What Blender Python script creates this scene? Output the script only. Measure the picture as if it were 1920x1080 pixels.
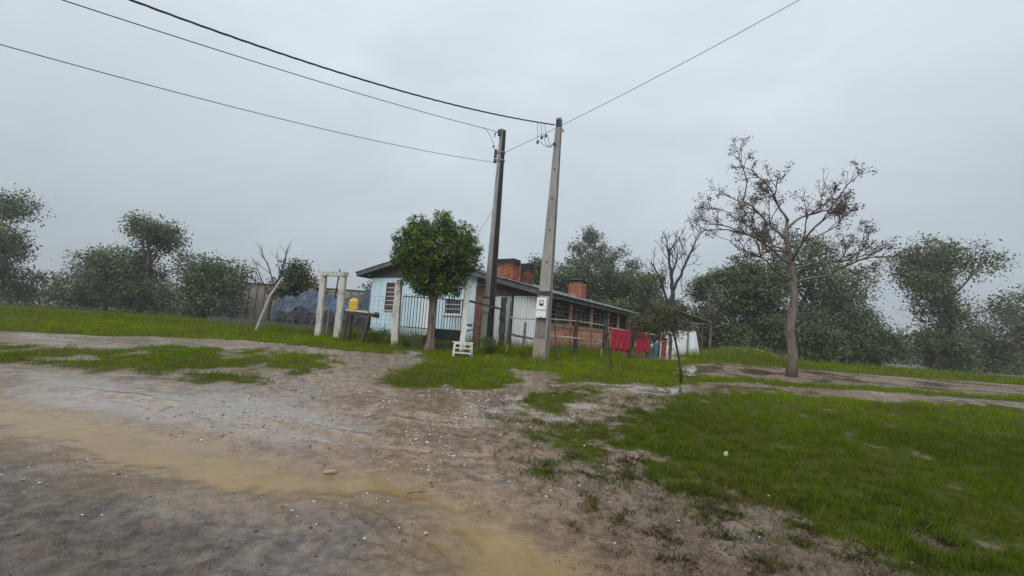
import bpy, math, random
import numpy as np
from mathutils import Vector, Matrix, Euler

random.seed(7)
RNG = np.random.default_rng(11)
R = math.radians
scene = bpy.context.scene
for o in list(bpy.data.objects):
    bpy.data.objects.remove(o)
COL = scene.collection

# ------------------------------------------------------------------ camera
cam_d = bpy.data.cameras.new('camera')
cam = bpy.data.objects.new('camera', cam_d)
COL.objects.link(cam)
cam_d.sensor_fit = 'HORIZONTAL'
cam_d.sensor_width = 36.0
cam_d.lens = 36.0 * 811.0 / 1920.0
cam_d.clip_start = 0.05
cam_d.clip_end = 3000
PITCH, ROLL = R(5.91), R(4.0)
fw = Vector((0, math.cos(PITCH), math.sin(PITCH)))
r0 = Vector((1, 0, 0)); u0 = Vector((0, -math.sin(PITCH), math.cos(PITCH)))
rt = r0 * math.cos(ROLL) + u0 * math.sin(ROLL)
up = -r0 * math.sin(ROLL) + u0 * math.cos(ROLL)
M = Matrix((rt, up, -fw)).transposed().to_4x4()
M.translation = Vector((0, 0, 1.5))
cam.matrix_world = M
scene.camera = cam

# ------------------------------------------------------------------ sky
SUN_EL, SUN_ROT = R(40), R(200)
w = bpy.data.worlds.new('World'); scene.world = w; w.use_nodes = True
nt = w.node_tree; nt.nodes.clear()
def N(t, typ, **kw):
    n = t.nodes.new(typ)
    for k, v in kw.items(): setattr(n, k, v)
    return n
out = N(nt, 'ShaderNodeOutputWorld'); bg = N(nt, 'ShaderNodeBackground')
bg.inputs['Strength'].default_value = 0.1
sky = N(nt, 'ShaderNodeTexSky', sky_type='NISHITA', sun_disc=False)
sky.sun_elevation = SUN_EL; sky.sun_rotation = SUN_ROT
sky.air_density = 1.0; sky.dust_density = 4.0; sky.ozone_density = 1.0
tc = N(nt, 'ShaderNodeTexCoord')
mp = N(nt, 'ShaderNodeMapping'); mp.inputs['Scale'].default_value = (1.0, 1.0, 2.2)
nz = N(nt, 'ShaderNodeTexNoise'); nz.inputs['Scale'].default_value = 1.7; nz.inputs['Detail'].default_value = 5; nz.inputs['Roughness'].default_value = .55
nz.inputs['Distortion'].default_value = .6
rp = N(nt, 'ShaderNodeValToRGB')
rp.color_ramp.elements[0].position = .3; rp.color_ramp.elements[0].color = (.505, .572, .630, 1)
rp.color_ramp.elements[1].position = .72; rp.color_ramp.elements[1].color = (.635, .705, .765, 1)
sc = N(nt, 'ShaderNodeVectorMath', operation='SCALE'); sc.inputs['Scale'].default_value = 11.2
mx = N(nt, 'ShaderNodeMix', data_type='RGBA'); mx.inputs['Factor'].default_value = .95
nt.links.new(tc.outputs['Generated'], mp.inputs['Vector']); nt.links.new(mp.outputs['Vector'], nz.inputs['Vector'])
nt.links.new(nz.outputs['Fac'], rp.inputs['Fac']); nt.links.new(rp.outputs['Color'], sc.inputs[0])
sx = N(nt, 'ShaderNodeSeparateXYZ'); nt.links.new(tc.outputs['Generated'], sx.inputs[0])
mr = N(nt, 'ShaderNodeMapRange'); mr.inputs['To Min'].default_value = 6.0; mr.inputs['To Max'].default_value = 15.2     # overcast dome: brighter overhead
nt.links.new(sx.outputs['Z'], mr.inputs['Value']); nt.links.new(mr.outputs['Result'], sc.inputs['Scale'])
nt.links.new(sky.outputs['Color'], mx.inputs['A']); nt.links.new(sc.outputs['Vector'], mx.inputs['B'])
nt.links.new(mx.outputs['Result'], bg.inputs['Color']); nt.links.new(bg.outputs['Background'], out.inputs['Surface'])

sun_d = bpy.data.lights.new('sun', 'SUN'); sun_d.energy = 1.5; sun_d.angle = R(40); sun_d.color = (1, .97, .93)
sun = bpy.data.objects.new('sun', sun_d); COL.objects.link(sun)
sdir = Vector((math.sin(SUN_ROT) * math.cos(SUN_EL), math.cos(SUN_ROT) * math.cos(SUN_EL), math.sin(SUN_EL)))
sun.rotation_euler = sdir.to_track_quat('Z', 'Y').to_euler()
sun.location = (0, 0, 40)

vs = scene.view_settings
vs.view_transform = 'Standard'; vs.look = 'None'; vs.exposure = 0.2; vs.gamma = 1.0
vs.use_curve_mapping = False

# ------------------------------------------------------------------ helpers
def tag(o, label=None, cat=None, group=None, kind=None):
    if label: o['label'] = label
    if cat: o['category'] = cat
    if group: o['group'] = group
    if kind: o['kind'] = kind
    return o
def link(o, parent=None):
    COL.objects.link(o)
    if parent is not None: o.parent = parent
    return o
def thing(name, label, cat, loc=(0, 0, 0), rz=0.0, group=None):
    o = bpy.data.objects.new(name, None); o.empty_display_size = .1
    link(o); o.location = loc; o.rotation_euler = (0, 0, rz)
    return tag(o, label, cat, group)

class MB:
    """collects geometry for one mesh object; coordinates are local to the parent"""
    def __init__(self): self.v = []; self.f = []; self.c = []
    def add(self, vs_, fs, col=None):
        n = len(self.v); self.v += [tuple(p) for p in vs_]
        self.f += [tuple(i + n for i in q) for q in fs]
        self.c += [col if col else (1, 1, 1)] * len(vs_)
        return self
    def hexa(self, p, col=None):   # 8 points: bottom 0-3 ccw, top 4-7
        return self.add(p, [(3, 2, 1, 0), (4, 5, 6, 7), (0, 1, 5, 4), (1, 2, 6, 5), (2, 3, 7, 6), (3, 0, 4, 7)], col)
    def box(self, x0, x1, y0, y1, z0, z1, col=None):
        return self.hexa([(x0, y0, z0), (x1, y0, z0), (x1, y1, z0), (x0, y1, z0), (x0, y0, z1), (x1, y0, z1), (x1, y1, z1), (x0, y1, z1)], col)
    def bar(self, p, q, w_, h_, upv=(0, 0, 1), w2=None, h2=None, col=None):
        p = Vector(p); q = Vector(q); d = (q - p).normalized(); u = Vector(upv)
        s = d.cross(u)
        if s.length < 1e-4: s = d.cross(Vector((0, 1, 0)))
        s.normalize(); t = s.cross(d).normalized()
        w2 = w_ if w2 is None else w2; h2 = h_ if h2 is None else h2
        a = [p + s * (i * w_ / 2) + t * (j * h_ / 2) for i, j in ((-1, -1), (1, -1), (1, 1), (-1, 1))]
        b = [q + s * (i * w2 / 2) + t * (j * h2 / 2) for i, j in ((-1, -1), (1, -1), (1, 1), (-1, 1))]
        return self.hexa(a + b, col)
    def tube(self, pts, rad, n=8, col=None, cap=True):
        pts = [Vector(p) for p in pts]
        if not hasattr(rad, '__len__'): rad = [rad] * len(pts)
        vs_ = []; fs = []; ref = None
        for i, p in enumerate(pts):
            d = (pts[min(i + 1, len(pts) - 1)] - pts[max(i - 1, 0)])
            if d.length < 1e-9: d = Vector((0, 0, 1))
            d.normalize()
            if ref is None: ref = d.orthogonal().normalized()
            s = (ref - d * ref.dot(d))
            if s.length < 1e-6: s = d.orthogonal()
            s.normalize(); ref = s; t = d.cross(s)
            for k in range(n):
                a = 2 * math.pi * k / n
                vs_.append(p + (s * math.cos(a) + t * math.sin(a)) * rad[i])
        for i in range(len(pts) - 1):
            for k in range(n):
                k2 = (k + 1) % n
                fs.append((i * n + k, i * n + k2, (i + 1) * n + k2, (i + 1) * n + k))
        if cap:
            fs.append(tuple(range(n - 1, -1, -1))); m = (len(pts) - 1) * n
            fs.append(tuple(m + k for k in range(n)))
        return self.add(vs_, fs, col)
    def build(self, name, mat, parent=None, smooth=False, color=False):
        me = bpy.data.meshes.new(name)
        me.from_pydata(self.v, [], self.f); me.update()
        if color:
            at = me.color_attributes.new('Col', 'FLOAT_COLOR', 'POINT')
            at.data.foreach_set('color', np.array([(c[0], c[1], c[2], 1) for c in self.c], dtype=np.float32).ravel())
        if smooth: me.polygons.foreach_set('use_smooth', [True] * len(me.polygons))
        me.materials.append(mat)
        o = bpy.data.objects.new(name, me)
        return link(o, parent)

def np_mesh(name, V, Fc, mat, parent=None, col=None, smooth=False, attrs=None):
    me = bpy.data.meshes.new(name)
    V = np.asarray(V, dtype=np.float32); Fc = np.asarray(Fc, dtype=np.int32)
    me.vertices.add(len(V)); me.vertices.foreach_set('co', V.ravel())
    k = Fc.shape[1]
    me.loops.add(Fc.size); me.loops.foreach_set('vertex_index', Fc.ravel())
    me.polygons.add(len(Fc))
    me.polygons.foreach_set('loop_start', np.arange(0, Fc.size, k, dtype=np.int32))
    me.polygons.foreach_set('loop_total', np.full(len(Fc), k, dtype=np.int32))
    if smooth: me.polygons.foreach_set('use_smooth', np.ones(len(Fc), dtype=bool))
    me.update(calc_edges=True)
    def put(nm, c):
        at = me.color_attributes.new(nm, 'FLOAT_COLOR', 'POINT')
        c4 = np.ones((len(V), 4), dtype=np.float32); c4[:, :3] = c
        at.data.foreach_set('color', c4.ravel())
    if col is not None: put('Col', col)
    for nm, c in (attrs or {}).items(): put(nm, c)
    me.materials.append(mat)
    o = bpy.data.objects.new(name, me)
    return link(o, parent)

# value noise in numpy
_T = np.random.default_rng(3).random((256, 256)).astype(np.float32)
def vnoise(x, y, s, seed=0):
    an = .6 + seed * 1.37; ca, sa = math.cos(an), math.sin(an); x = np.asarray(x); y = np.asarray(y)
    x, y = (x * ca - y * sa) * s + seed * 17.3 + 9000, (x * sa + y * ca) * s + seed * 9.1 + 9000
    xi = np.floor(x).astype(int); yi = np.floor(y).astype(int)
    fx = x - xi; fy = y - yi; fx = fx * fx * (3 - 2 * fx); fy = fy * fy * (3 - 2 * fy)
    a = _T[xi & 255, yi & 255]; b = _T[(xi + 1) & 255, yi & 255]; c = _T[xi & 255, (yi + 1) & 255]; d = _T[(xi + 1) & 255, (yi + 1) & 255]
    return a + (b - a) * fx + (c - a) * fy + (a - b - c + d) * fx * fy
def fbm(x, y, s, o=4, seed=0):
    r = 0; a = .5; t = 0
    for i in range(o):
        r = r + a * vnoise(x, y, s * 2 ** i, seed + i); t += a; a *= .55
    return r / t
def sdf(x, y, P):
    """signed distance to a polygon, negative inside"""
    x = np.asarray(x, dtype=float); y = np.asarray(y, dtype=float)
    d = np.full(x.shape, 1e9); ins = np.zeros(x.shape, dtype=bool)
    for i in range(len(P)):
        ax, ay = P[i]; bx, by = P[(i + 1) % len(P)]
        ex, ey = bx - ax, by - ay
        t = np.clip(((x - ax) * ex + (y - ay) * ey) / (ex * ex + ey * ey + 1e-12), 0, 1)
        d = np.minimum(d, np.hypot(x - ax - t * ex, y - ay - t * ey))
        if by != ay:
            c = ((ay > y) != (by > y)) & (x < (bx - ax) * (y - ay) / (by - ay) + ax)
            ins ^= c
    return np.where(ins, -d, d)
def sm(e0, e1, v):
    t = np.clip((v - e0) / (e1 - e0), 0, 1); return t * t * (3 - 2 * t)

# ------------------------------------------------------------------ materials
def newmat(name):
    m = bpy.data.materials.new(name); m.use_nodes = True
    t = m.node_tree; t.nodes.clear()
    o = N(t, 'ShaderNodeOutputMaterial'); b = N(t, 'ShaderNodeBsdfPrincipled')
    t.links.new(b.outputs['BSDF'], o.inputs['Surface'])
    return m, t, b, o
def coords(t, kind='Object', scale=(1, 1, 1)):
    c = N(t, 'ShaderNodeTexCoord'); mpn = N(t, 'ShaderNodeMapping'); mpn.inputs['Scale'].default_value = scale
    t.links.new(c.outputs[kind], mpn.inputs['Vector']); return mpn.outputs['Vector']
def noise(t, vec, s, det=5, rough=.6, dist=0):
    n = N(t, 'ShaderNodeTexNoise'); n.inputs['Scale'].default_value = s; n.inputs['Detail'].default_value = det
    n.inputs['Roughness'].default_value = rough; n.inputs['Distortion'].default_value = dist
    t.links.new(vec, n.inputs['Vector']); return n.outputs['Fac']
def ramp(t, fac, p0, c0, p1, c1):
    r_ = N(t, 'ShaderNodeValToRGB'); e = r_.color_ramp.elements
    e[0].position = p0; e[0].color = (*c0, 1); e[1].position = p1; e[1].color = (*c1, 1)
    t.links.new(fac, r_.inputs['Fac']); return r_.outputs['Color']
def mixc(t, fac, a, b, blend='MIX'):
    m_ = N(t, 'ShaderNodeMix', data_type='RGBA', blend_type=blend)
    for sock, v in (('Factor', fac), ('A', a), ('B', b)):
        if isinstance(v, (int, float)): m_.inputs[sock].default_value = v
        elif isinstance(v, tuple): m_.inputs[sock].default_value = (*v, 1)
        else: t.links.new(v, m_.inputs[sock])
    return m_.outputs['Result']
def mth(t, op, a, b=None, clamp=False):
    m_ = N(t, 'ShaderNodeMath', operation=op, use_clamp=clamp)
    for i, v in enumerate((a, b)):
        if v is None: continue
        if isinstance(v, (int, float)): m_.inputs[i].default_value = v
        else: t.links.new(v, m_.inputs[i])
    return m_.outputs[0]
def bump(t, b, h, strength, dist=.02):
    n = N(t, 'ShaderNodeBump'); n.inputs['Strength'].default_value = strength; n.inputs['Distance'].default_value = dist
    t.links.new(h, n.inputs['Height']); t.links.new(n.outputs['Normal'], b.inputs['Normal'])
def mat(name, c1, c2, s=4, rough=.6, bmp=.3, stretch=(1, 1, 1), stain=None, ss=1.3, sp=(.5, .68), bs=None, metal=0, useattr=False, kind='Object', board=0, splash=None):
    """two-tone weathered surface: c1/c2 by noise, stain = third colour in patches"""
    m, t, b, o = newmat(name)
    v = coords(t, kind, stretch)
    f1 = noise(t, v, s, 6, .65)
    c = ramp(t, f1, .32, c1, .68, c2)
    if useattr:
        a = N(t, 'ShaderNodeVertexColor', layer_name='Col'); c = mixc(t, 1.0, c, a.outputs['Color'], 'MULTIPLY')
    if stain:
        f2 = noise(t, v, ss, 6, .7, .3)
        k = ramp(t, f2, sp[0], (0, 0, 0), sp[1], (1, 1, 1))
        c = mixc(t, k, c, stain)
    if board:
        oi = N(t, 'ShaderNodeObjectInfo'); k = mth(t, 'ADD', mth(t, 'MULTIPLY', oi.outputs['Random'], board), 1 - board * .7)
        cb = N(t, 'ShaderNodeCombineColor')
        for q_ in range(3): t.links.new(k, cb.inputs[q_])
        c = mixc(t, 1.0, c, cb.outputs[0], 'MULTIPLY')
    if splash:
        ge = N(t, 'ShaderNodeNewGeometry'); sp_ = N(t, 'ShaderNodeSeparateXYZ'); t.links.new(ge.outputs['Position'], sp_.inputs[0])
        pn = N(t, 'ShaderNodeTexNoise'); pn.inputs['Scale'].default_value = 5; pn.inputs['Detail'].default_value = 6; t.links.new(ge.outputs['Position'], pn.inputs['Vector'])
        hh_ = mth(t, 'SUBTRACT', sp_.outputs['Z'], mth(t, 'MULTIPLY', pn.outputs['Fac'], .9))
        c = mixc(t, ramp(t, hh_, .52, (.75, .75, .75), .95, (0, 0, 0)), c, splash)
        mp2 = N(t, 'ShaderNodeMapping'); mp2.inputs['Scale'].default_value = (9, 9, .7); t.links.new(ge.outputs['Position'], mp2.inputs['Vector'])
        c = mixc(t, ramp(t, noise(t, mp2.outputs['Vector'], 1.0, 5, .7), .54, (0, 0, 0), .74, (.55, .55, .55)), c, splash)
    t.links.new(c, b.inputs['Base Color'])
    b.inputs['Roughness'].default_value = rough; b.inputs['Metallic'].default_value = metal
    if bmp: bump(t, b, noise(t, v, bs or s * 6, 5, .6), bmp, .01)
    return m
def leafmat(name, trans=.25, rough=.5, spec=.35):
    m, t, b, o = newmat(name)
    a = N(t, 'ShaderNodeVertexColor', layer_name='Col')
    t.links.new(a.outputs['Color'], b.inputs['Base Color']); b.inputs['Roughness'].default_value = rough; b.inputs['Specular IOR Level'].default_value = spec
    tr = N(t, 'ShaderNodeBsdfTranslucent'); ms = N(t, 'ShaderNodeMixShader'); ms.inputs[0].default_value = trans
    t.links.new(a.outputs['Color'], tr.inputs['Color'])
    t.links.new(b.outputs['BSDF'], ms.inputs[1]); t.links.new(tr.outputs['BSDF'], ms.inputs[2])
    t.links.new(ms.outputs['Shader'], o.inputs['Surface'])
    return m

MT = {}
MT['leaf'] = leafmat('leaf')
MT['grass'] = leafmat('grass_blade', .35, .8, .0)
MT['bark'] = mat('bark', (.09, .07, .055), (.22, .18, .15), 5, .85, .8, (3, 3, .7), (.05, .045, .04), 2)
MT['bark_pale'] = mat('bark_pale', (.12, .092, .072), (.27, .215, .17), 4, .8, .9, (5, 5, .5), (.075, .045, .03), 3, (.46, .6))
MT['deadwood'] = mat('dead_wood', (.018, .016, .015), (.045, .041, .038), 4, .85, .6, (3, 3, .5))
MT['concrete_pole'] = mat('concrete_pole', (.24, .235, .22), (.36, .35, .32), 3, .8, .4, (2, 2, .35), (.15, .145, .135), 1.6, (.5, .72))
MT['concrete_pole_light'] = mat('concrete_pole_light', (.22, .215, .20), (.35, .335, .31), 3, .8, .5, (2, 2, .3), (.11, .105, .095), 1.5, (.46, .72))
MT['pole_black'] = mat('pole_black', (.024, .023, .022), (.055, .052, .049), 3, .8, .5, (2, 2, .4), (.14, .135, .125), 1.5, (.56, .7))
MT['whitewash'] = mat('whitewashed_concrete', (.42, .40, .36), (.58, .56, .52), 4, .8, .4, (2, 2, .8), (.22, .20, .16), 2.2, (.5, .66))
MT['whitepost'] = mat('white_painted_concrete', (.60, .58, .55), (.72, .70, .67), 4, .7, .3, (2, 2, .8), (.34, .29, .24), 2.6, (.56, .68))
MT['kerb'] = mat('mossy_concrete', (.05, .05, .04), (.11, .10, .085), 5, .85, .5, (1, 1, 1), (.035, .05, .02), 2)
MT['bluepaint'] = mat('blue_painted_board', (.52, .68, .77), (.60, .76, .84), 3, .55, .2, (4, 4, .5), (.34, .46, .50), 1.6, (.55, .75), board=.16, splash=(.20, .22, .20))
MT['whitepaint'] = mat('white_painted_board', (.72, .76, .78), (.79, .82, .83), 3, .5, .15, (4, 4, .5), (.5, .53, .53), 1.4, (.56, .78), board=.08, splash=(.42, .44, .42))
MT['palegreen'] = mat('pale_green_board', (.38, .50, .50), (.46, .57, .56), 3, .6, .2, (4, 4, .5), (.12, .17, .15), 1.8, (.52, .7), board=.2, splash=(.15, .16, .14))
MT['darkboard'] = mat('dark_weathered_board', (.045, .045, .047), (.085, .085, .088), 3, .75, .3, (1, 1, 3), (.13, .12, .11), 2, (.58, .75))
MT['brownboard'] = mat('brown_weathered_board', (.05, .042, .035), (.12, .095, .075), 3, .8, .4, (4, 4, 1), (.2, .17, .14), 3, (.58, .7))
MT['fascia'] = mat('fascia_board', (.07, .075, .082), (.13, .135, .145), 3, .6, .25, (1, 1, 1), (.04, .04, .04), 2)
MT['roofsheet'] = mat('fibre_cement_sheet', (.16, .165, .17), (.25, .255, .26), 2.5, .55, .3, (1, 1, 1), (.07, .07, .068), 1.1, (.48, .68))
MT['brick'] = mat('clay_brick', (.74, .72, .70), (1.0, 1.0, 1.0), 9, .85, .6, (1, 1, 1), useattr=True)
MT['mortar'] = mat('mortar', (.20, .15, .12), (.30, .23, .19), 8, .9, .5, stain=(.09, .075, .065), ss=1.3)
MT['render'] = mat('sill_render', (.33, .17, .12), (.42, .23, .16), 5, .85, .4, stain=(.15, .11, .09), ss=2)
MT['white'] = mat('white_enamel', (.70, .70, .68), (.80, .80, .78), 3, .4, .1, stain=(.45, .44, .4), ss=3, sp=(.6, .8))
MT['shutter'] = mat('maroon_shutter', (.055, .028, .026), (.11, .058, .05), 4, .6, .2, (1, 1, 3))
MT['iron'] = mat('rusty_iron', (.02, .021, .022), (.05, .045, .042), 8, .6, .2, stain=(.09, .045, .025), ss=3, sp=(.6, .75))
MT['steel'] = mat('window_steel', (.10, .085, .075), (.2, .17, .15), 8, .5, .2)
MT['darkwood'] = mat('dark_wet_wood', (.02, .015, .012), (.055, .04, .032), 5, .7, .8, (3, 3, .6))
MT['greywood'] = mat('grey_weathered_wood', (.14, .125, .11), (.26, .24, .215), 5, .8, .5, (4, 4, .7), (.07, .06, .05), 3)
MT['brownwood'] = mat('brown_wood', (.05, .035, .025), (.12, .085, .06), 5, .75, .6, (4, 4, .7))
MT['palewood'] = mat('pale_stripped_pole', (.36, .31, .25), (.5, .44, .36), 5, .7, .3, (2, 2, 2), (.2, .16, .12), 3)
MT['red'] = mat('red_cloth', (.27, .006, .022), (.35, .010, .030), 6, .7, .25, (1, 1, 1), (.18, .005, .014), 2)
MT['yellow'] = mat('yellow_plastic', (.62, .40, .02), (.70, .48, .03), 4, .35, .05, stain=(.4, .26, .03), ss=5, sp=(.6, .75))
MT['bluetarp'] = mat('blue_tarp', (.018, .042, .085), (.05, .09, .15), 2, .3, .3, (1, 1, 1), (.010, .016, .028), .9, (.42, .58))
MT['blacktarp'] = mat('black_plastic_sheet', (.006, .008, .012), (.016, .02, .03), 3, .6, .4)
MT['teal'] = mat('teal_plastic', (.01, .10, .13), (.02, .14, .17), 4, .4, .1)
MT['green'] = mat('dark_green_metal', (.012, .04, .025), (.03, .065, .045), 5, .5, .2, stain=(.05, .03, .02), ss=4)
MT['black'] = mat('black_rubber', (.012, .012, .013), (.025, .025, .026), 8, .55, .1)
MT['ceramic'] = mat('brown_porcelain', (.018, .014, .013), (.03, .024, .022), 8, .25, 0)
MT['cable'] = mat('black_cable', (.02, .021, .024), (.035, .036, .04), 8, .6, 0)
MT['alu'] = mat('grey_aluminium_wire', (.13, .135, .14), (.2, .205, .21), 8, .5, 0, metal=.3)
MT['greypanel'] = mat('grey_sheet', (.58, .63, .66), (.68, .72, .74), 3, .5, .15, stain=(.46, .5, .52), ss=2)
MT['curtain'] = mat('pale_curtain', (.42, .45, .47), (.58, .6, .62), 2.5, .9, .2, (6, 6, 1), (.2, .21, .22), 1.3)
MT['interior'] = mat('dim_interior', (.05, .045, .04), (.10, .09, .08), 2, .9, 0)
MT['backwall'] = mat('tan_rendered_wall', (.24, .20, .165), (.34, .29, .245), 2.5, .9, .3, (3, 1, .4), (.15, .125, .105), 1.2)
MT['cardboard'] = mat('ochre_board', (.30, .20, .085), (.42, .31, .15), 14, .7, .3, stain=(.06, .045, .03), ss=12)

def glassmat():
    m, t, b, o = newmat('window_glass')
    tr = N(t, 'ShaderNodeBsdfTransparent'); tr.inputs['Color'].default_value = (.62, .66, .66, 1)
    gl = N(t, 'ShaderNodeBsdfGlossy'); gl.inputs['Roughness'].default_value = .08; gl.inputs['Color'].default_value = (.9, .93, .95, 1)
    fr = N(t, 'ShaderNodeFresnel'); fr.inputs['IOR'].default_value = 1.6
    f2 = mth(t, 'ADD', fr.outputs[0], .06, True)
    ms = N(t, 'ShaderNodeMixShader'); t.links.new(f2, ms.inputs[0])
    t.links.new(tr.outputs[0], ms.inputs[1]); t.links.new(gl.outputs[0], ms.inputs[2]); t.links.new(ms.outputs[0], o.inputs['Surface'])
    return m
MT['glass'] = glassmat()

# ------------------------------------------------------------------ ground
TY = [-700, 3, 5, 8, 11, 13, 15, 17, 20, 26, 40, 700]
TZ = [0, 0, .06, .28, .5, .63, .72, .8, .85, .9, .92, .92]
def base_z(y):
    # smoothed profile of the bank rising from the road to the yards
    return (np.interp(y - .5, TY, TZ) + np.interp(y, TY, TZ) * 2 + np.interp(y + .5, TY, TZ)) / 4

STREAM = [(-9.5, 6.6), (-6.2, 5.7), (-3.83, 5.04), (-2.82, 4.69), (-2.03, 4.49), (-1.51, 4.32), (-.97, 4.22), (-.43, 3.95), (-.13, 3.73), (.13, 3.41), (.31, 3.21), (.53, 2.92), (.8, 2.4), (1.3, 1.2), (.6, 1.2), (.15, 2.4), (-.11, 2.84), (-.22, 3.01), (-.32, 3.2), (-.4, 3.46), (-.63, 3.8), (-.96, 3.86), (-1.32, 3.85), (-1.69, 3.81), (-2.32, 3.91), (-3.02, 4.03), (-4.5, 4.5), (-9.5, 5.7)]
GREYPOOL = [(-3.37, 7.19), (-2.4, 6.6), (-1.58, 5.98), (-1.16, 5.42), (-1.3, 5.03), (-1.78, 5.02), (-2.19, 4.83), (-3.2, 4.99), (-6.5, 5.9), (-8, 7.6), (-4.59, 7.2)]
PUDDLE_R = [(2.68, 9.49), (3.34, 10.11), (4.01, 10.55), (5.46, 11.4), (7.03, 11.5), (6.61, 10.9), (5.49, 10.84), (4.12, 9.95), (2.83, 9.22)]
YELLOW = [(5.1, 13.2), (5.74, 13.6), (6.19, 13.3), (5.61, 12.8), (5.09, 12.9)]
PINK = [(5.52, 14.37), (7.03, 16.49), (9.94, 19.4), (14.36, 18.1), (22, 18), (20, 14), (10.25, 12.92), (6.72, 13.27), (5.78, 13.3)]
PATH = [(.15, 11.7), (.71, 11.3), (1.61, 11.4), (1.3, 10.54), (.73, 9.68), (.42, 9.22), (.35, 8.3), (.04, 8.3), (.15, 9.29), (.45, 10.24)]
GATEP = [(-3.37, 14.0), (-2.9, 14.5), (-2.44, 13.69), (-2.82, 12.9), (-3.21, 13.12)]
GR_B = [(-30, 9.0), (-16, 10.5), (-9.43, 10.36), (-8.02, 11.96), (-5.75, 11.94), (-5.1, 11.96), (-4.32, 11.46), (-3.83, 10.54), (-3.13, 10.36), (-3.12, 9.61), (-3.63, 8.65), (-3.94, 8.32), (-5.2, 7.89), (-7.16, 7.94), (-30, 8.5)]
GR_C = [(-2.0, 11.76), (-2.3, 10.87), (-2.3, 10.16), (-2.74, 8.82), (-1.91, 8.47), (-1.03, 8.75), (-.5, 8.75), (.14, 9.05), (.45, 10.0), (.67, 10.8), (1.35, 9.9), (2.67, 10.37), (3.77, 10.63), (6.35, 12.0), (30, 12.0), (30, 60), (-3, 60), (-3.2, 13.2), (-2.5, 12.7)]
GR_A = [(-60, 13), (-12, 12.2), (-9.28, 14.0), (-6.36, 13.35), (-4.94, 13.15), (-3.5, 13.1), (-3.0, 14.2), (-3, 60), (-60, 60)]
GR_D = [(.4, 8.36), (.69, 8.94), (1.3, 9.5), (2.44, 9.85), (1.97, 8.86), (1.3, 8.0), (.93, 7.24), (.36, 7.36)]
GR_E = [(2.3, 8.2), (3.42, 9.2), (5.38, 10.5), (7.35, 10.75), (30, 11), (30, 1), (3.6, 2.2), (2.9, 3.4), (2.2, 4.15), (1.94, 4.47), (1.86, 4.98), (1.64, 5.25), (1.35, 5.95), (1.67, 7.05)]
GR_ES = [(1.75, 7.39), (2.49, 8.43), (3.42, 9.31), (4.5, 9.8), (2.6, 3.3), (2.09, 3.8), (1.75, 4.03), (1.42, 4.4), (.97, 4.8), (.41, 4.69), (.32, 5.95), (.34, 6.72), (.93, 6.7)]
YARDMUD = [(4.3, 17.7), (5.6, 17.4), (6.6, 18.0), (8.4, 20), (9.2, 22), (8.6, 25), (6.5, 23.5), (5, 20)]

def fields(x, y):
    wx = x + (fbm(x, y, 1.1, 3, 5) - .5) * .9; wy = y + (fbm(x, y, 1.1, 3, 9) - .5) * .9
    k = np.clip(y / 9.0, .35, 1)          # edges wander less close to the road
    wx = x + (wx - x) * k; wy = y + (wy - y) * k
    br = (fbm(x, y, 3.4, 4, 13) - .5) * 1.5
    S = lambda P, soft=.25: sm(soft, -soft, sdf(wx, wy, P))
    SE = lambda P, soft=.5: sm(soft, -soft, sdf(wx, wy, P) + br * soft * 1.3)
    n1 = fbm(x, y, 1.6, 4, 2); n2 = fbm(x, y, 4.5, 3, 7)
    g = np.maximum.reduce([SE(GR_A, .35), SE(GR_C, .42), .85 * SE(GR_B, .6) * sm(-2.8, -4.6, x + (n1 - .5) * 2.2), SE(GR_D, .5) * .85, SE(GR_E, .6), .8 * SE(GR_ES, .7)])
    mud_in = sm(.5, .68, n1 + .12 * (n2 - .5))      # bare gaps inside sparse grass
    sparse = SE(GR_ES, .5) * (1 - sm(.0, -.8, sdf(wx, wy, GR_E)))
    g = g * (1 - .8 * sparse * sm(.38, .60, .5 * n1 + .5 * n2)) * (1 - .55 * S(GR_B, .4) * mud_in) * (1 - .5 * S(GR_D, .3) * mud_in)
    nearE = S(GR_E, .3)
    g = g * (1 - .55 * nearE * sm(.62, .74, n1))
    cut = np.maximum.reduce([S(PATH, .22), S(PUDDLE_R, .15), S(YELLOW, .12), S(GATEP, .2), .93 * S(PINK, .5), .95 * S(YARDMUD, .5)])
    g = np.clip(g * (1 - cut), 0, 1)
    strm = SE(STREAM, .22)
    wet = np.maximum.reduce([S(GREYPOOL, .55) * .9, S(PUDDLE_R, .2), S(YELLOW, .15), S(PATH, .3) * .85, S(GATEP, .25) * .9, S(YARDMUD, .6) * .8, strm * .8])
    low = sm(.56, .40, fbm(x, y, .8, 3, 21))
    stub = sm(.3, 1.2, x + .2 * (y - 4)) * sm(6.5, 4.5, y)    # trampled mud on the right
    pool = sm(.485, .435, fbm(x, y, 1.25, 5, 21)) * (.35 + .65 * sm(-3.5, .5, x)) * (.12 + .88 * sm(4.6, 6.6, y))
    pool2 = .55 * sm(.47, .38, fbm(x, y, 2.3, 5, 23)) * stub
    wet = np.maximum.reduce([wet, .45 * low * (1 - g), .97 * pool * sm(.6, .25, g), .9 * pool2 * sm(.7, .4, g)])
    wet = np.maximum(wet, .85 * ruts(x, y)[0] * (1 - g))
    red = np.maximum(np.exp(-(((x + 2.0) / .6) ** 2 + ((y - 7.2) / .6) ** 2)), np.exp(-(((x + 1.5) / .4) ** 2 + ((y - 5.05) / .16) ** 2)) * 1.1)
    red = red * sm(.38, .6, n2) + .35 * S(PINK, .5)
    return g, wet, np.clip(red, 0, 1), strm, stub, S(YELLOW, .15)

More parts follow.
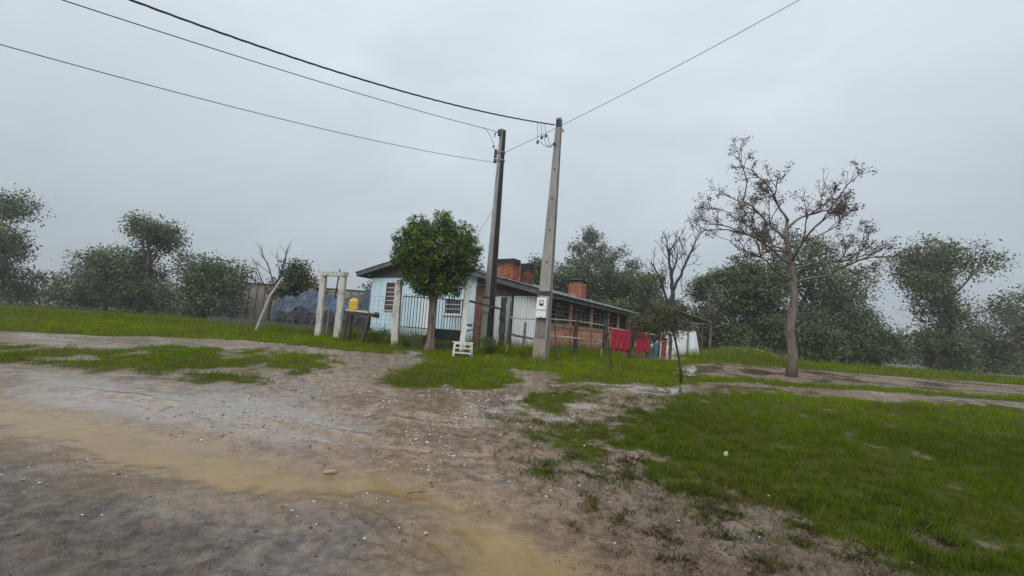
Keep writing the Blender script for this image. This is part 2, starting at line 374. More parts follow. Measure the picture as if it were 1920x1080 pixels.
def ruts(x, y):
    r_ = np.zeros_like(x); e_ = np.zeros_like(x); k = sm(1.1, -.3, x) * sm(-11, -7, x)
    for off in (0.0, 1.05):
        d = y - (5.35 + off - .20 * (x + 1) + .14 * np.sin(x * .9 + off * 2) + (fbm(x, y, .9, 3, 63 + int(off)) - .5) * .35)
        r_ = np.maximum(r_, np.exp(-(d / .13) ** 2)); e_ = np.maximum(e_, np.exp(-((np.abs(d) - .24) / .07) ** 2))
    br_ = sm(.30, .55, fbm(x, y, .7, 3, 66))
    return r_ * k * br_, e_ * k * br_

def ground_z(x, y, full=None):
    x = np.asarray(x, dtype=float); y = np.asarray(y, dtype=float)
    g, wet, red, strm, stub, yel = full if full is not None else fields(x, y)
    z = base_z(y)
    z = z + (fbm(x, y, .35, 3, 31) - .5) * .10 * sm(4, 9, y)
    rel = (fbm(x, y, 2.6, 4, 41) - .5) * .085 + (fbm(x, y, 11, 3, 43) - .5) * .040
    calm = np.clip(np.maximum(wet * .92, strm * .85), 0, .95)
    near = sm(30, 15, np.abs(y)) * sm(30, 14, np.abs(x))
    z = z + rel * (1 - calm) * near * (.55 + .5 * stub)
    z = z + .035 * g * near * (fbm(x, y, 2.2, 2, 47))
    # clods in the trampled mud
    cl = sm(.56, .72, fbm(x, y, 7.5, 3, 51))
    z = z + .034 * cl * stub * (1 - strm) * (1 - .4 * g)
    cl2 = sm(.60, .74, fbm(x, y, 9.5, 3, 57)) * sm(4.2, 3.2, y) * sm(-.1, -.6, x)
    z = z + .026 * cl2 * (1 - strm)
    ru, re = ruts(x, y); z = z - .040 * ru * (1 - g) * (1 - strm) + .022 * re * (1 - g) * (1 - strm) * (.4 + 1.2 * fbm(x, y, 6, 3, 67))
    # channel of the brown run-off
    z = z - .045 * strm
    # tyre tread marks beside the channel
    ux, uy = .76, -.65
    px = (x + .72) * ux + (y - 3.32) * uy; py = -(x + .72) * uy + (y - 3.32) * ux
    tm = sm(.62, .4, np.abs(px)) * sm(.26, .16, np.abs(py)) * (1 - strm)
    z = z + tm * (.016 * np.sin(py * 42 + (fbm(x, y, 3, 2, 61) - .5) * 5) - .012)
    # a second worn wheel path across the verge
    z = z - .05 * np.exp(-((y - 8.0 + .15 * (x + 3)) / .5) ** 2) * sm(-1.5, -3, x) * .6
    # spoil heap on the right behind the fence
    m = np.exp(-(((x - 13.2) / 2.3) ** 2 + ((y - 24.5) / 1.5) ** 2))
    z = z + m * (.75 + .35 * (fbm(x, y, 2.6, 3, 71) - .5))
    return z

def graded(a, b, n_mid, lo, hi, growth=1.16, first=None):
    mid = list(np.linspace(a, b, n_mid)); st = first or (b - a) / n_mid
    r_, s = [], st; p = b
    while p < hi:
        s *= growth; p += s; r_.append(min(p, hi))
    l_, s = [], st; p = a
    while p > lo:
        s *= growth; p -= s; l_.append(max(p, lo))
    return np.array(l_[::-1] + mid + r_)
gx = graded(-5.2, 6.2, 300, -650, 650, 1.07)
y1 = np.linspace(1.6, 6.5, 175); y2 = [6.5]; s_ = .03
while y2[-1] < 650:
    s_ *= 1.022 if y2[-1] < 20 else 1.08
    y2.append(min(650, y2[-1] + s_))
y0 = [1.6]; s_ = .03
while y0[-1] > -650:
    s_ *= 1.15; y0.append(max(-650, y0[-1] - s_))
gy = np.array(y0[::-1][:-1] + list(y1) + y2[1:])
XX, YY = np.meshgrid(gx, gy)
fx_, fy_ = XX.ravel(), YY.ravel()
FL = fields(fx_, fy_)
ZZ = ground_z(fx_, fy_, FL)
nx, ny = len(gx), len(gy)
ii = (np.arange(ny - 1)[:, None] * nx + np.arange(nx - 1)[None, :]).ravel()
GF = np.stack([ii, ii + 1, ii + nx + 1, ii + nx], 1)

def groundmat():
    m, t, b, o = newmat('wet_earth')
    v = coords(t)
    a = N(t, 'ShaderNodeVertexColor', layer_name='mask'); s_ = N(t, 'ShaderNodeSeparateColor'); t.links.new(a.outputs['Color'], s_.inputs[0])
    a2 = N(t, 'ShaderNodeVertexColor', layer_name='mask2'); s2 = N(t, 'ShaderNodeSeparateColor'); t.links.new(a2.outputs['Color'], s2.inputs[0])
    g, wet, red = s_.outputs[0], s_.outputs[1], s_.outputs[2]; och, stub, yel = s2.outputs[0], s2.outputs[1], s2.outputs[2]
    n_big = noise(t, v, .9, 5, .6, .3); n_mid = noise(t, v, 7, 7, .7); n_fine = noise(t, v, 46, 5, .7)
    mud = ramp(t, n_mid, .41, (.090, .049, .023), .62, (.335, .208, .112))
    mud = mixc(t, ramp(t, n_big, .38, (0, 0, 0), .68, (1, 1, 1)), mud, mixc(t, ramp(t, n_mid, .41, (0, 0, 0), .62, (1, 1, 1)), (.108, .066, .035), (.315, .208, .120)))
    # gritty specks and dark organic bits
    mud = mixc(t, ramp(t, n_fine, .56, (0, 0, 0), .66, (.7, .7, .7)), mud, (.05, .034, .022))
    mud = mixc(t, ramp(t, noise(t, v, 30, 3, .6), .66, (0, 0, 0), .73, (.5, .5, .5)), mud, (.36, .33, .29))
    vo = N(t, 'ShaderNodeTexVoronoi'); vo.inputs['Scale'].default_value = 75; t.links.new(v, vo.inputs['Vector'])
    vs_ = N(t, 'ShaderNodeSeparateColor'); t.links.new(vo.outputs['Color'], vs_.inputs[0])
    inside = ramp(t, vo.outputs['Distance'], .28, (1, 1, 1), .42, (0, 0, 0))
    gd = mth(t, 'MULTIPLY', inside, ramp(t, vs_.outputs[0], .70, (0, 0, 0), .78, (.8, .8, .8)))
    gl_ = mth(t, 'MULTIPLY', inside, ramp(t, vs_.outputs[1], .84, (0, 0, 0), .90, (.75, .75, .75)))
    dry_ = mth(t, 'SUBTRACT', 1.0, mth(t, 'MULTIPLY', wet, .8))
    mud = mixc(t, mth(t, 'MULTIPLY', gd, dry_), mud, (.06, .043, .031))
    mud = mixc(t, mth(t, 'MULTIPLY', gl_, dry_), mud, (.42, .36, .29))
    mud = mixc(t, mth(t, 'MULTIPLY', wet, .35), mud, mixc(t, n_mid, (.135, .086, .045), (.235, .158, .088)))
    mud = mixc(t, mth(t, 'MULTIPLY', red, .7), mud, mixc(t, n_mid, (.19, .075, .05), (.30, .16, .12)))
    mud = mixc(t, mth(t, 'MULTIPLY', och, .9), mud, mixc(t, n_mid, (.235, .150, .064), (.34, .225, .10)))
    mud = mixc(t, mth(t, 'MULTIPLY', yel, .8), mud, (.5, .44, .28))
    mud = mixc(t, mth(t, 'MULTIPLY', mth(t, 'MULTIPLY', stub, ramp(t, n_mid, .5, (0, 0, 0), .62, (1, 1, 1))), .6), mud, (.06, .048, .036))
    a3 = N(t, 'ShaderNodeVertexColor', layer_name='mask3'); s3 = N(t, 'ShaderNodeSeparateColor'); t.links.new(a3.outputs['Color'], s3.inputs[0])
    mud = mixc(t, mth(t, 'MULTIPLY', s3.outputs[1], .88), mud, mixc(t, ramp(t, n_mid, .40, (0, 0, 0), .62, (1, 1, 1)), (.062, .046, .034), (.20, .152, .112)))
    mud = mixc(t, mth(t, 'MULTIPLY', s3.outputs[0], .66), mud, mixc(t, n_mid, (.20, .122, .050), (.35, .222, .095)))
    sdk = mth(t, 'MULTIPLY', mth(t, 'MULTIPLY', stub, ramp(t, noise(t, v, 19, 5, .65), .50, (0, 0, 0), .60, (1, 1, 1))), .85)
    mud = mixc(t, sdk, mud, (.050, .038, .026))
    turf = ramp(t, n_mid, .3, (.040, .044, .010), .72, (.10, .115, .014))
    turf = mixc(t, ramp(t, n_big, .45, (0, 0, 0), .7, (.6, .6, .6)), turf, (.085, .09, .03))
    gf = mth(t, 'ADD', g, mth(t, 'MULTIPLY', mth(t, 'SUBTRACT', n_mid, .5), .9), True)
    gf = ramp(t, gf, .32, (0, 0, 0), .62, (1, 1, 1))
    col = mixc(t, gf, mud, turf)
    t.links.new(col, b.inputs['Base Color'])
    rw = mth(t, 'SUBTRACT', .44, mth(t, 'MULTIPLY', wet, .44))
    rw = mth(t, 'ADD', rw, mth(t, 'MULTIPLY', mth(t, 'SUBTRACT', n_mid, .5), .4), True)
    rw = mth(t, 'MAXIMUM', rw, .05)
    rr = N(t, 'ShaderNodeMix', data_type='FLOAT'); t.links.new(gf, rr.inputs['Factor']); t.links.new(rw, rr.inputs['A']); rr.inputs['B'].default_value = .8
    t.links.new(rr.outputs['Result'], b.inputs['Roughness'])
    t.links.new(mth(t, 'SUBTRACT', .6, mth(t, 'MULTIPLY', gf, .55)), b.inputs['Specular IOR Level'])
    ct = mth(t, 'MULTIPLY', mth(t, 'MULTIPLY', wet, .9), mth(t, 'SUBTRACT', 1.0, gf)); t.links.new(ct, b.inputs['Coat Weight']); b.inputs['Coat Roughness'].default_value = .04; b.inputs['Coat IOR'].default_value = 1.36
    bh = mth(t, 'ADD', n_fine, mth(t, 'MULTIPLY', noise(t, v, 17, 6, .65), 1.6))
    bn = N(t, 'ShaderNodeBump'); bn.inputs['Distance'].default_value = .035
    t.links.new(mth(t, 'SUBTRACT', .9, mth(t, 'MULTIPLY', wet, .86)), bn.inputs['Strength'])
    t.links.new(bh, bn.inputs['Height']); t.links.new(bn.outputs['Normal'], b.inputs['Normal'])
    return m
ground = np_mesh('ground', np.stack([fx_, fy_, ZZ], 1), GF, groundmat(), smooth=True,
                 attrs={'mask3': np.stack([sm(.75, -.25, sdf(fx_, fy_, STREAM) + (fbm(fx_, fy_, 2.0, 4, 25) - .5) * .7), sm(4.3, 3.5, fy_ + .25 * fx_) * sm(.15, -.45, fx_ + .5 * (fy_ - 3)), fx_ * 0], 1), 'mask': np.stack([FL[0], FL[1], FL[2]], 1), 'mask2': np.stack([FL[3], FL[4], FL[5]], 1)})
tag(ground, kind='structure')
def gz(x, y): return float(ground_z(np.array([x]), np.array([y]))[0])

# shallow muddy water running in the channel
def watermat():
    m, t, b, o = newmat('muddy_water')
    v = coords(t)
    c = ramp(t, noise(t, v, 2.3, 5, .6, .4), .3, (.29, .182, .066), .7, (.38, .245, .090))
    c = mixc(t, ramp(t, noise(t, v, 9, 5, .7), .45, (0, 0, 0), .75, (.6, .6, .6)), c, (.245, .168, .082))
    t.links.new(c, b.inputs['Base Color']); b.inputs['Roughness'].default_value = .08; b.inputs['IOR'].default_value = 1.33
    bump(t, b, noise(t, v, 26, 4, .6, .5), .35, .004)
    a = N(t, 'ShaderNodeVertexColor', layer_name='Col'); tr = N(t, 'ShaderNodeBsdfTransparent'); ms = N(t, 'ShaderNodeMixShader')
    t.links.new(a.outputs['Color'], ms.inputs[0]); t.links.new(tr.outputs[0], ms.inputs[1]); t.links.new(b.outputs[0], ms.inputs[2]); t.links.new(ms.outputs[0], o.inputs['Surface'])
    return m
wx_, wy_ = np.meshgrid(np.arange(-9, 1.4, .03), np.arange(1.3, 6.7, .03))
sd = sdf(wx_, wy_, STREAM); keep = sd < .22
idx = -np.ones(wx_.shape, int); idx[keep] = np.arange(keep.sum())
q = np.stack([idx[:-1, :-1], idx[:-1, 1:], idx[1:, 1:], idx[1:, :-1]], -1).reshape(-1, 4); q = q[(q >= 0).all(1)]
V = np.stack([wx_[keep], wy_[keep], base_z(wy_[keep]) - .026], 1)
depth = V[:, 2] - ground_z(V[:, 0], V[:, 1])
water = np_mesh('water', V, q, watermat(), smooth=True, col=np.repeat(sm(-.004, .030, depth)[:, None] * .93, 3, 1)); tag(water, kind='structure')

# ------------------------------------------------------------------ house
ZH = .85
A33 = R(33.5)
house = thing('house', 'low blue board house with brick side wing, chimneys and corrugated roof', 'house', (1.24, 18.2, ZH), -A33)
# local axes: x = -a (to the right along the front), y = b (back along the side wall), z above .85
def LB(a0, a1, b0, b1, z0, z1):      # box given in (a, b, world z)
    return MB().box(-a1, -a0, b0, b1, z0 - ZH, z1 - ZH)
RIDGE_A, RIDGE_Z, LEFT_A, LEFT_Z, RIGHT_A, RIGHT_Z = 7.35, 5.12, 11.75, 4.26, -.42, 3.27
def roof_z(a): return RIDGE_Z + (LEFT_Z - RIDGE_Z) * (a - RIDGE_A) / (LEFT_A - RIDGE_A) if a > RIDGE_A else RIDGE_Z + (RIGHT_Z - RIDGE_Z) * (a - RIDGE_A) / (RIGHT_A - RIDGE_A)
DEPTH = 11.9
# backing walls
mb = MB()
for s0, s1 in ((3.1, RIDGE_A), (RIDGE_A, 10.85)):    # front backing in two pentagon halves
    zt0, zt1 = roof_z(s0) - .12 - ZH, roof_z(s1) - .12 - ZH
    mb.hexa([(-s1, .06, -.15), (-s0, .06, -.15), (-s0, .14, -.15), (-s1, .14, -.15), (-s1, .06, zt1), (-s0, .06, zt0), (-s0, .14, zt0), (-s1, .14, zt1)])
zt0, zt1 = roof_z(0.02) - .12 - ZH, roof_z(3.1) - .12 - ZH
mb.hexa([(-3.1, .06, -.15), (-.02, .06, -.15), (-.02, .14, -.15), (-3.1, .14, -.15), (-3.1, .06, zt1), (-.02, .06, zt0), (-.02, .14, zt0), (-3.1, .14, zt1)])
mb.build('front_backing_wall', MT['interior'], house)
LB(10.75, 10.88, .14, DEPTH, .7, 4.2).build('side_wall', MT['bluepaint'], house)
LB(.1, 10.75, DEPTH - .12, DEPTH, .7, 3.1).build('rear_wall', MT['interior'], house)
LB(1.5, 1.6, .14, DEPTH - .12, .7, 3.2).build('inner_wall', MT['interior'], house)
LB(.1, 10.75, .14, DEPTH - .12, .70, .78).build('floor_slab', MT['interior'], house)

WIN1 = (8.88, 9.67, 2.26, 3.75); WIN2 = (4.25, 5.34, 2.17, 2.94); DOOR = (6.0, 6.88, 1.1, 2.98)
# blue boards
pl_cache = {}
def plank(a0, a1, z0, z1, m, name='plank', th=.03, b=.03):
    key = (round(a1 - a0, 3), round(z1 - z0, 3), m.name)
    if key not in pl_cache:
        w_, h_ = a1 - a0 - .012, z1 - z0
        t = MB(); e = .006
        t.hexa([(-w_ / 2 + e, -th / 2, 0), (w_ / 2 - e, -th / 2, 0), (w_ / 2, th / 2, 0), (-w_ / 2, th / 2, 0), (-w_ / 2 + e, -th / 2, h_), (w_ / 2 - e, -th / 2, h_), (w_ / 2, th / 2, h_), (-w_ / 2, th / 2, h_)])
        o = t.build(name, m, house); pl_cache[key] = o
    else:
        o = pl_cache[key].copy(); link(o, house)
    o.name = name
    o.location = (-(a0 + a1) / 2, b + random.uniform(-.006, .006), z0 - ZH)
    return o
PW = .149
a = 3.46
while a < 10.82:
    a1 = min(a + PW, 10.88); c = (a + a1) / 2
    zb = .96 + .02 * ((int(a * 7) % 3) - 1) * .5; zt = min(4.06, roof_z(c) - .2)
    segs = [(zb, zt)]
    for (w0, w1, z0, z1) in (WIN1, WIN2, DOOR):
        if w0 - .02 < c < w1 + .02:
            segs = [(s0, s1) for (p0, p1) in segs for (s0, s1) in ((p0, min(p1, z0)), (max(p0, z1), p1)) if s1 - s0 > .04]
    for z0, z1 in segs: plank(a, a1, round(z0, 2), round(z1, 2), MT['bluepaint'])
    a += PW
# dark boards of the gable above
a = 3.46
while a < 11.0:
    a1 = a + .3; zt = min(roof_z(a), roof_z(a1)) - .1
    z0 = min(4.05, zt - .03)
    if zt - z0 > .05: plank(a, a1, round(z0, 2), round(zt, 2), MT['darkboard'], 'gable_board', .03, .022)
    a += .3
LB(3.46, 10.9, -.02, .012, 4.03, 4.09).build('trim_board', MT['darkboard'], house)
LB(3.46, 10.9, -.005, .05, .80, .955).build('base_beam', MT['brownboard'], house)
LB(10.86, 10.93, -.01, .06, .9, 4.03).build('corner_board', MT['bluepaint'], house)

def window_front(W, shut):
    a0, a1, z0, z1 = W
    f = MB(); t = .055
    for (p0, p1, q0, q1) in ((a0, a1, z0, z0 + t), (a0, a1, z1 - t, z1), (a0, a0 + t, z0 + t, z1 - t), (a1 - t, a1, z0 + t, z1 - t)):
        f.box(-p1, -p0, -.035, .045, q0 - ZH, q1 - ZH)
    win = f.build('window', MT['brownboard'] if shut else MT['white'], house)
    LB(a0 - .08, a1 + .08, -.07, .03, z0 - .05, z0 - .002).build('sill', MT['bluepaint'] if shut else MT['white'], win)
    if shut:
        n = 6; hh = (z1 - z0 - 2 * t) / n
        for i in range(n):
            zz = z0 + t + i * hh
            LB(a0 + t, a1 - t, .018, .034, zz + .02, zz + hh - .012).build('shutter_panel', MT['shutter'], win)
            if i: LB(a0 + t, a1 - t, -.02, .01, zz - .014, zz + .012).build('bar', MT['white'], win)
    else:
        rows, cols = 3, 2; ww = (a1 - a0 - 2 * t) / cols; hh = (z1 - z0 - 2 * t) / rows
        for i in range(rows):
            for j in range(cols):
                LB(a0 + t + j * ww + .012, a0 + t + (j + 1) * ww - .012, .01, .016, z0 + t + i * hh + .012, z0 + t + (i + 1) * hh - .012).build('pane', MT['glass'], win)
            if i: LB(a0 + t, a1 - t, -.012, .02, z0 + t + i * hh - .012, z0 + t + i * hh + .012).build('bar', MT['white'], win)
        LB(a0 + t + ww - .012, a0 + t + ww + .012, -.01, .022, z0 + t, z1 - t).build('bar', MT['steel'], win)
        LB(a0 + t, a0 + t + ww * 1.05, .035, .05, z0 + t, z1 - t).build('curtain', MT['curtain'], win)
window_front(WIN1, True); window_front(WIN2, False)
# door with white frame
a0, a1, z0, z1 = DOOR
f = MB()
for (p0, p1, q0, q1) in ((a0, a0 + .07, z0, z1), (a1 - .07, a1, z0, z1), (a0 + .07, a1 - .07, z1 - .07, z1)): f.box(-p1, -p0, -.02, .055, q0 - ZH, q1 - ZH)
door = f.build('door', MT['white'], house)
for i in range(5): LB(a0 + .07 + i * .148, a0 + .07 + i * .148 + .14, .015, .045, z0, z1 - .07).build('door_board', MT['whitepaint'], door)
MB().tube([(-(a0 + .14), -.045, 2.05 - ZH), (-(a0 + .14), .0, 2.05 - ZH)], .022, 8).build('handle', MT['steel'], door)
LB(a0 - .05, a1 + .05, -.25, .04, .8, 1.08).build('door_step', MT['kerb'], house)

# bricks as real geometry, joined into one part per wall
def bricks(mb, org, u, n, length, height, bl=.22, bh=.085, gap=.012, dep=.05, base=(.36, .13, .075), dark=None, uneven=.008, seed=0):
    rnd = random.Random(seed); u = Vector(u); n = Vector(n); org = Vector(org); zv = Vector((0, 0, 1))
    r_ = 0; z = 0
    while z < height - .02:
        h_ = min(bh, height - z); x = -(bl / 2) * (r_ % 2)
        while x < length - .005:
            x0, x1 = max(x, 0), min(x + bl, length)
            if x1 - x0 > .03:
                p = uneven * rnd.uniform(-1, 1); k = rnd.uniform(.6, 1.25); hue = rnd.uniform(-.2, .25)
                c = [base[0] * k, base[1] * k * (1 + hue), base[2] * k * (1 + hue)]
                if dark:
                    d = dark((x0 + x1) / 2, z + h_ / 2, rnd); c = [c[i] * (1 - d) + (.03, .026, .024)[i] * d for i in range(3)]
                q0, q1 = x0 + gap / 2, x1 - gap / 2; z0_, z1_ = z + gap / 2, z + h_ - gap / 2
                P = [org + u * q0 + zv * z0_ - n * .01, org + u * q1 + zv * z0_ - n * .01, org + u * q1 + zv * z0_ + n * (dep + p), org + u * q0 + zv * z0_ + n * (dep + p)]
                mb.hexa(P + [v_ + zv * (z1_ - z0_) for v_ in P], tuple(c))
            x += bl
        z += h_; r_ += 1
    return mb
# brick pier in the front
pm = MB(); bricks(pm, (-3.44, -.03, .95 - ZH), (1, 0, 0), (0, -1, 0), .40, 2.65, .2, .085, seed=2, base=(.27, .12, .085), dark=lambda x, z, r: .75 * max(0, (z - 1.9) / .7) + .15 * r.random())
bricks(pm, (-3.04, -.05, .95 - ZH), (0, 1, 0), (1, 0, 0), .12, 2.65, .2, .085, seed=3, base=(.27, .12, .085))
tag(pm.build('brickwork', MT['brick'], house, color=True), kind='stuff')
LB(3.05, 3.43, -.03, .055, .8, 3.64).build('brick_pier', MT['mortar'], house)
# white and pale green boarded front of the extension
a = .10
while a < 3.02:
    a1 = min(a + .137, 3.04)
    m_ = MT['whitepaint'] if (a < 1.30 or 1.86 < a) else MT['palegreen']
    plank(a, a1, .80 if a < 2.4 else .93, 3.14, m_, 'plank', .03, .0 if a < 1.3 else .03)
    a += .137
LB(1.36, 1.43, -.06, .03, .82, 3.2).build('door_jamb', MT['green'], house)
a = .06
while a < 3.05:
    zt = min(roof_z(a), roof_z(a + .24)) - .1
    plank(a, a + .24, 3.16, round(zt, 2), MT['brownboard'], 'upper_board', .03, .02); a += .24
LB(.0, 3.05, -.03, .0, 3.12, 3.19).build('header_board', MT['brownboard'], house)

# side wall: low brick wall, piers, windows
sw = MB(); bricks(sw, (-.0, .0, .62 - ZH), (0, 1, 0), (1, 0, 0), 9.8, 1.27, .23, .085, seed=5, base=(.70, .34, .215),
                 dark=lambda x, z, r: min(.95, max(0, (.62 - z) / .45) * .9 * (.5 + r.random() * .7) + (.12 if r.random() < .2 else 0)))
tag(sw.build('brickwork', MT['brick'], house, color=True), kind='stuff')
LB(-.028, .12, .0, 9.8, .55, 1.89).build('low_wall', MT['mortar'], house)
LB(-.09, .13, -.03, 9.82, 1.895, 2.03).build('sill', MT['render'], house)
for i, (b0, b1) in enumerate(((-.02, .24), (2.80, 3.10), (5.32, 5.62), (7.80, 8.08), (9.42, 9.74), (11.5, 11.8))):
    pz0 = 2.03 if b0 < 9.5 else .8
    t = MB(); bricks(t, (-.01, b0, pz0 - ZH), (0, 1, 0), (1, 0, 0), b1 - b0, 3.2 - pz0, .3, .085, seed=20 + i, base=(.56, .26, .17))
    bricks(t, (-.0, b0 + .0, pz0 - ZH), (-1, 0, 0), (0, -1, 0), .12, 3.2 - pz0, .3, .085, dep=.02, seed=40 + i, base=(.56, .26, .17))
    pr = LB(.0, .14, b0 + .01, b1 - .01, pz0, 3.22).build('pier', MT['mortar'], house)
    tag(t.build('brickwork', MT['brick'], pr, color=True), kind='stuff')
    if i in (1, 2, 3): LB(-.075, -.05, b0 + .1, b0 + .17, .9, 1.89).build('strut', MT['brownwood'], house)
for i, (b0, b1) in enumerate(((.24, 2.80), (3.10, 5.32), (5.62, 7.80), (8.08, 9.42))):
    z0, z1 = 2.035, 3.06
    cols, rows = (4, 5) if b1 - b0 > 1.5 else (2, 5)
    ww = (b1 - b0) / cols; hh = (z1 - z0) / rows
    f = MB(); t = .035
    for j in range(cols + 1):
        bb = b0 + j * ww; th = t if j % 2 == 0 else .014
        f.box(-.035, .01, max(b0, bb - th), min(b1, bb + th), z0 - ZH, z1 - ZH)
    for (q0, q1) in ((z0, z0 + t), (z1 - t, z1)):
        for j in range(cols): f.box(-.033, .008, b0 + j * ww + t, b0 + (j + 1) * ww - t, q0 - ZH, q1 - ZH)
    win = f.build('window', MT['steel'], house)
    for r_ in range(1, rows):
        LB(.0, .022, b0 + .03, b1 - .03, z0 + r_ * hh - .012, z0 + r_ * hh + .012).build('bar', MT['steel'] if i % 2 else MT['greywood'], win)
    proto = None
    for r_ in range(rows):
        for j in range(cols):
            if random.random() < .06: continue          # a pane is missing here and there
            if proto is None:
                proto = MB().box(-.003, .003, .018, ww - .018, .014, hh - .014).build('pane', MT['glass'], win); o = proto
            else:
                o = proto.copy(); link(o, win); o.name = 'pane'
            o.location = (-.014, b0 + j * ww, z0 - ZH + r_ * hh); o.rotation_euler = (0, random.uniform(-.05, .05), random.uniform(-.04, .04))
    for (k0, k1, kz) in (((.45, .95, 0), ), ((.4, .9, .3), ), ((.0, .3, 0), (.55, .8, .0)), ((.3, .6, .2), ))[i]:
        LB(.2, .215, b0 + k0 * (b1 - b0), b0 + k1 * (b1 - b0), z0 + kz * (z1 - z0), z1).build('curtain', MT['curtain'], win)
LB(-.04, .1, .24, 11.5, 3.07, 3.2).build('lintel_beam', MT['brownboard'], house)
LB(.0, .08, .24, 11.8, 3.2, 3.4).build('wall_plate', MT['darkboard'], house)
LB(-.40, -.375, -.45, DEPTH + .4, 3.08, 3.22).build('fascia_board', MT['fascia'], house)
for i in range(17):      # rafters under the side eave
    b = .05 + i * .72
    MB().bar((.40, b, 3.175 - ZH), (-.2, b, roof_z(.2) - .14 - ZH), .05, .09).build('rafter', MT['darkboard'], house)
# barge boards on the front rake
MB().bar((-RIGHT_A, -.47, RIGHT_Z - .10 - ZH), (-RIDGE_A, -.47, RIDGE_Z - .10 - ZH), .03, .17).build('barge_board', MT['fascia'], house)
MB().bar((-RIDGE_A - .01, -.47, RIDGE_Z - .10 - ZH), (-LEFT_A, -.47, LEFT_Z - .10 - ZH), .03, .17).build('barge_board', MT['fascia'], house)
MB().hexa([(-LEFT_A, -.45, LEFT_Z - .16 - ZH), (-RIDGE_A, -.45, RIDGE_Z - .16 - ZH), (-RIDGE_A, .0, RIDGE_Z - .16 - ZH), (-LEFT_A, .0, LEFT_Z - .16 - ZH),
           (-LEFT_A, -.45, LEFT_Z - .14 - ZH), (-RIDGE_A, -.45, RIDGE_Z - .14 - ZH), (-RIDGE_A, .0, RIDGE_Z - .14 - ZH), (-LEFT_A, .0, LEFT_Z - .14 - ZH)]).build('soffit', MT['darkboard'], house)
LB(LEFT_A - .02, LEFT_A, -.45, DEPTH + .4, LEFT_Z - .2, LEFT_Z - .04).build('fascia_board', MT['fascia'], house)
# roof: corrugated sheets, each its own piece
roof = MB().tube([(-RIDGE_A, -.5, RIDGE_Z + .03 - ZH), (-RIDGE_A, DEPTH + .45, RIDGE_Z + .03 - ZH)], .09, 10).build('roof', MT['roofsheet'], house)
def sheet_mesh(width, length):
    n = 6 * 8; t = MB(); am = .034; th = .014
    vs_, fs = [], []
    for j, yy in enumerate((0, length)):
        for i in range(n + 1):
            b = width * i / n; zz = am * math.cos(2 * math.pi * i / 8)
            vs_.append((yy, b, zz)); vs_.append((yy, b, zz - th))
    m_ = 2 * (n + 1)
    for i in range(n):
        fs.append((2 * i, 2 * i + 2, m_ + 2 * i + 2, m_ + 2 * i)); fs.append((2 * i + 1, m_ + 2 * i + 1, m_ + 2 * i + 3, 2 * i + 3))
        fs.append((2 * i, 2 * i + 1, 2 * i + 3, 2 * i + 2)); fs.append((m_ + 2 * i, m_ + 2 * i + 2, m_ + 2 * i + 3, m_ + 2 * i + 1))
    t.add(vs_, fs); return t
SW = 1.06
for side, (ea, ez, rows) in enumerate(((RIGHT_A - .1, RIGHT_Z - .024, 4), (LEFT_A + .08, LEFT_Z - .02, 2))):
    L_ = math.hypot(RIDGE_A - ea, RIDGE_Z - ez); ang = math.atan2(RIDGE_Z - ez, abs(RIDGE_A - ea))
    sl = L_ / rows + .14; proto = None
    for r_ in range(rows):
        for k in range(12):
            if proto is None: proto = sheet_mesh(SW + .06, sl).build('roof_sheet', MT['roofsheet'], roof); o = proto
            else: o = proto.copy(); link(o, roof); o.name = 'roof_sheet'
            d = r_ * L_ / rows
            xs = -ea - d * math.cos(ang) if side == 0 else -ea + d * math.cos(ang)
            o.location = (xs, -.52 + k * SW, ez - ZH + d * math.sin(ang) + .014 * (rows - r_) * .9 - (0 if k % 2 else .004))
            o.rotation_euler = (0, ang, math.pi) if side == 0 else (0, -ang, 0)
            if side == 0:      # rotated half a turn: the sheet grows towards -b, shift it back
                o.location.y += SW + .06
                o.rotation_euler = Euler((0, -ang + random.uniform(-.002, .002), math.pi), 'XYZ')
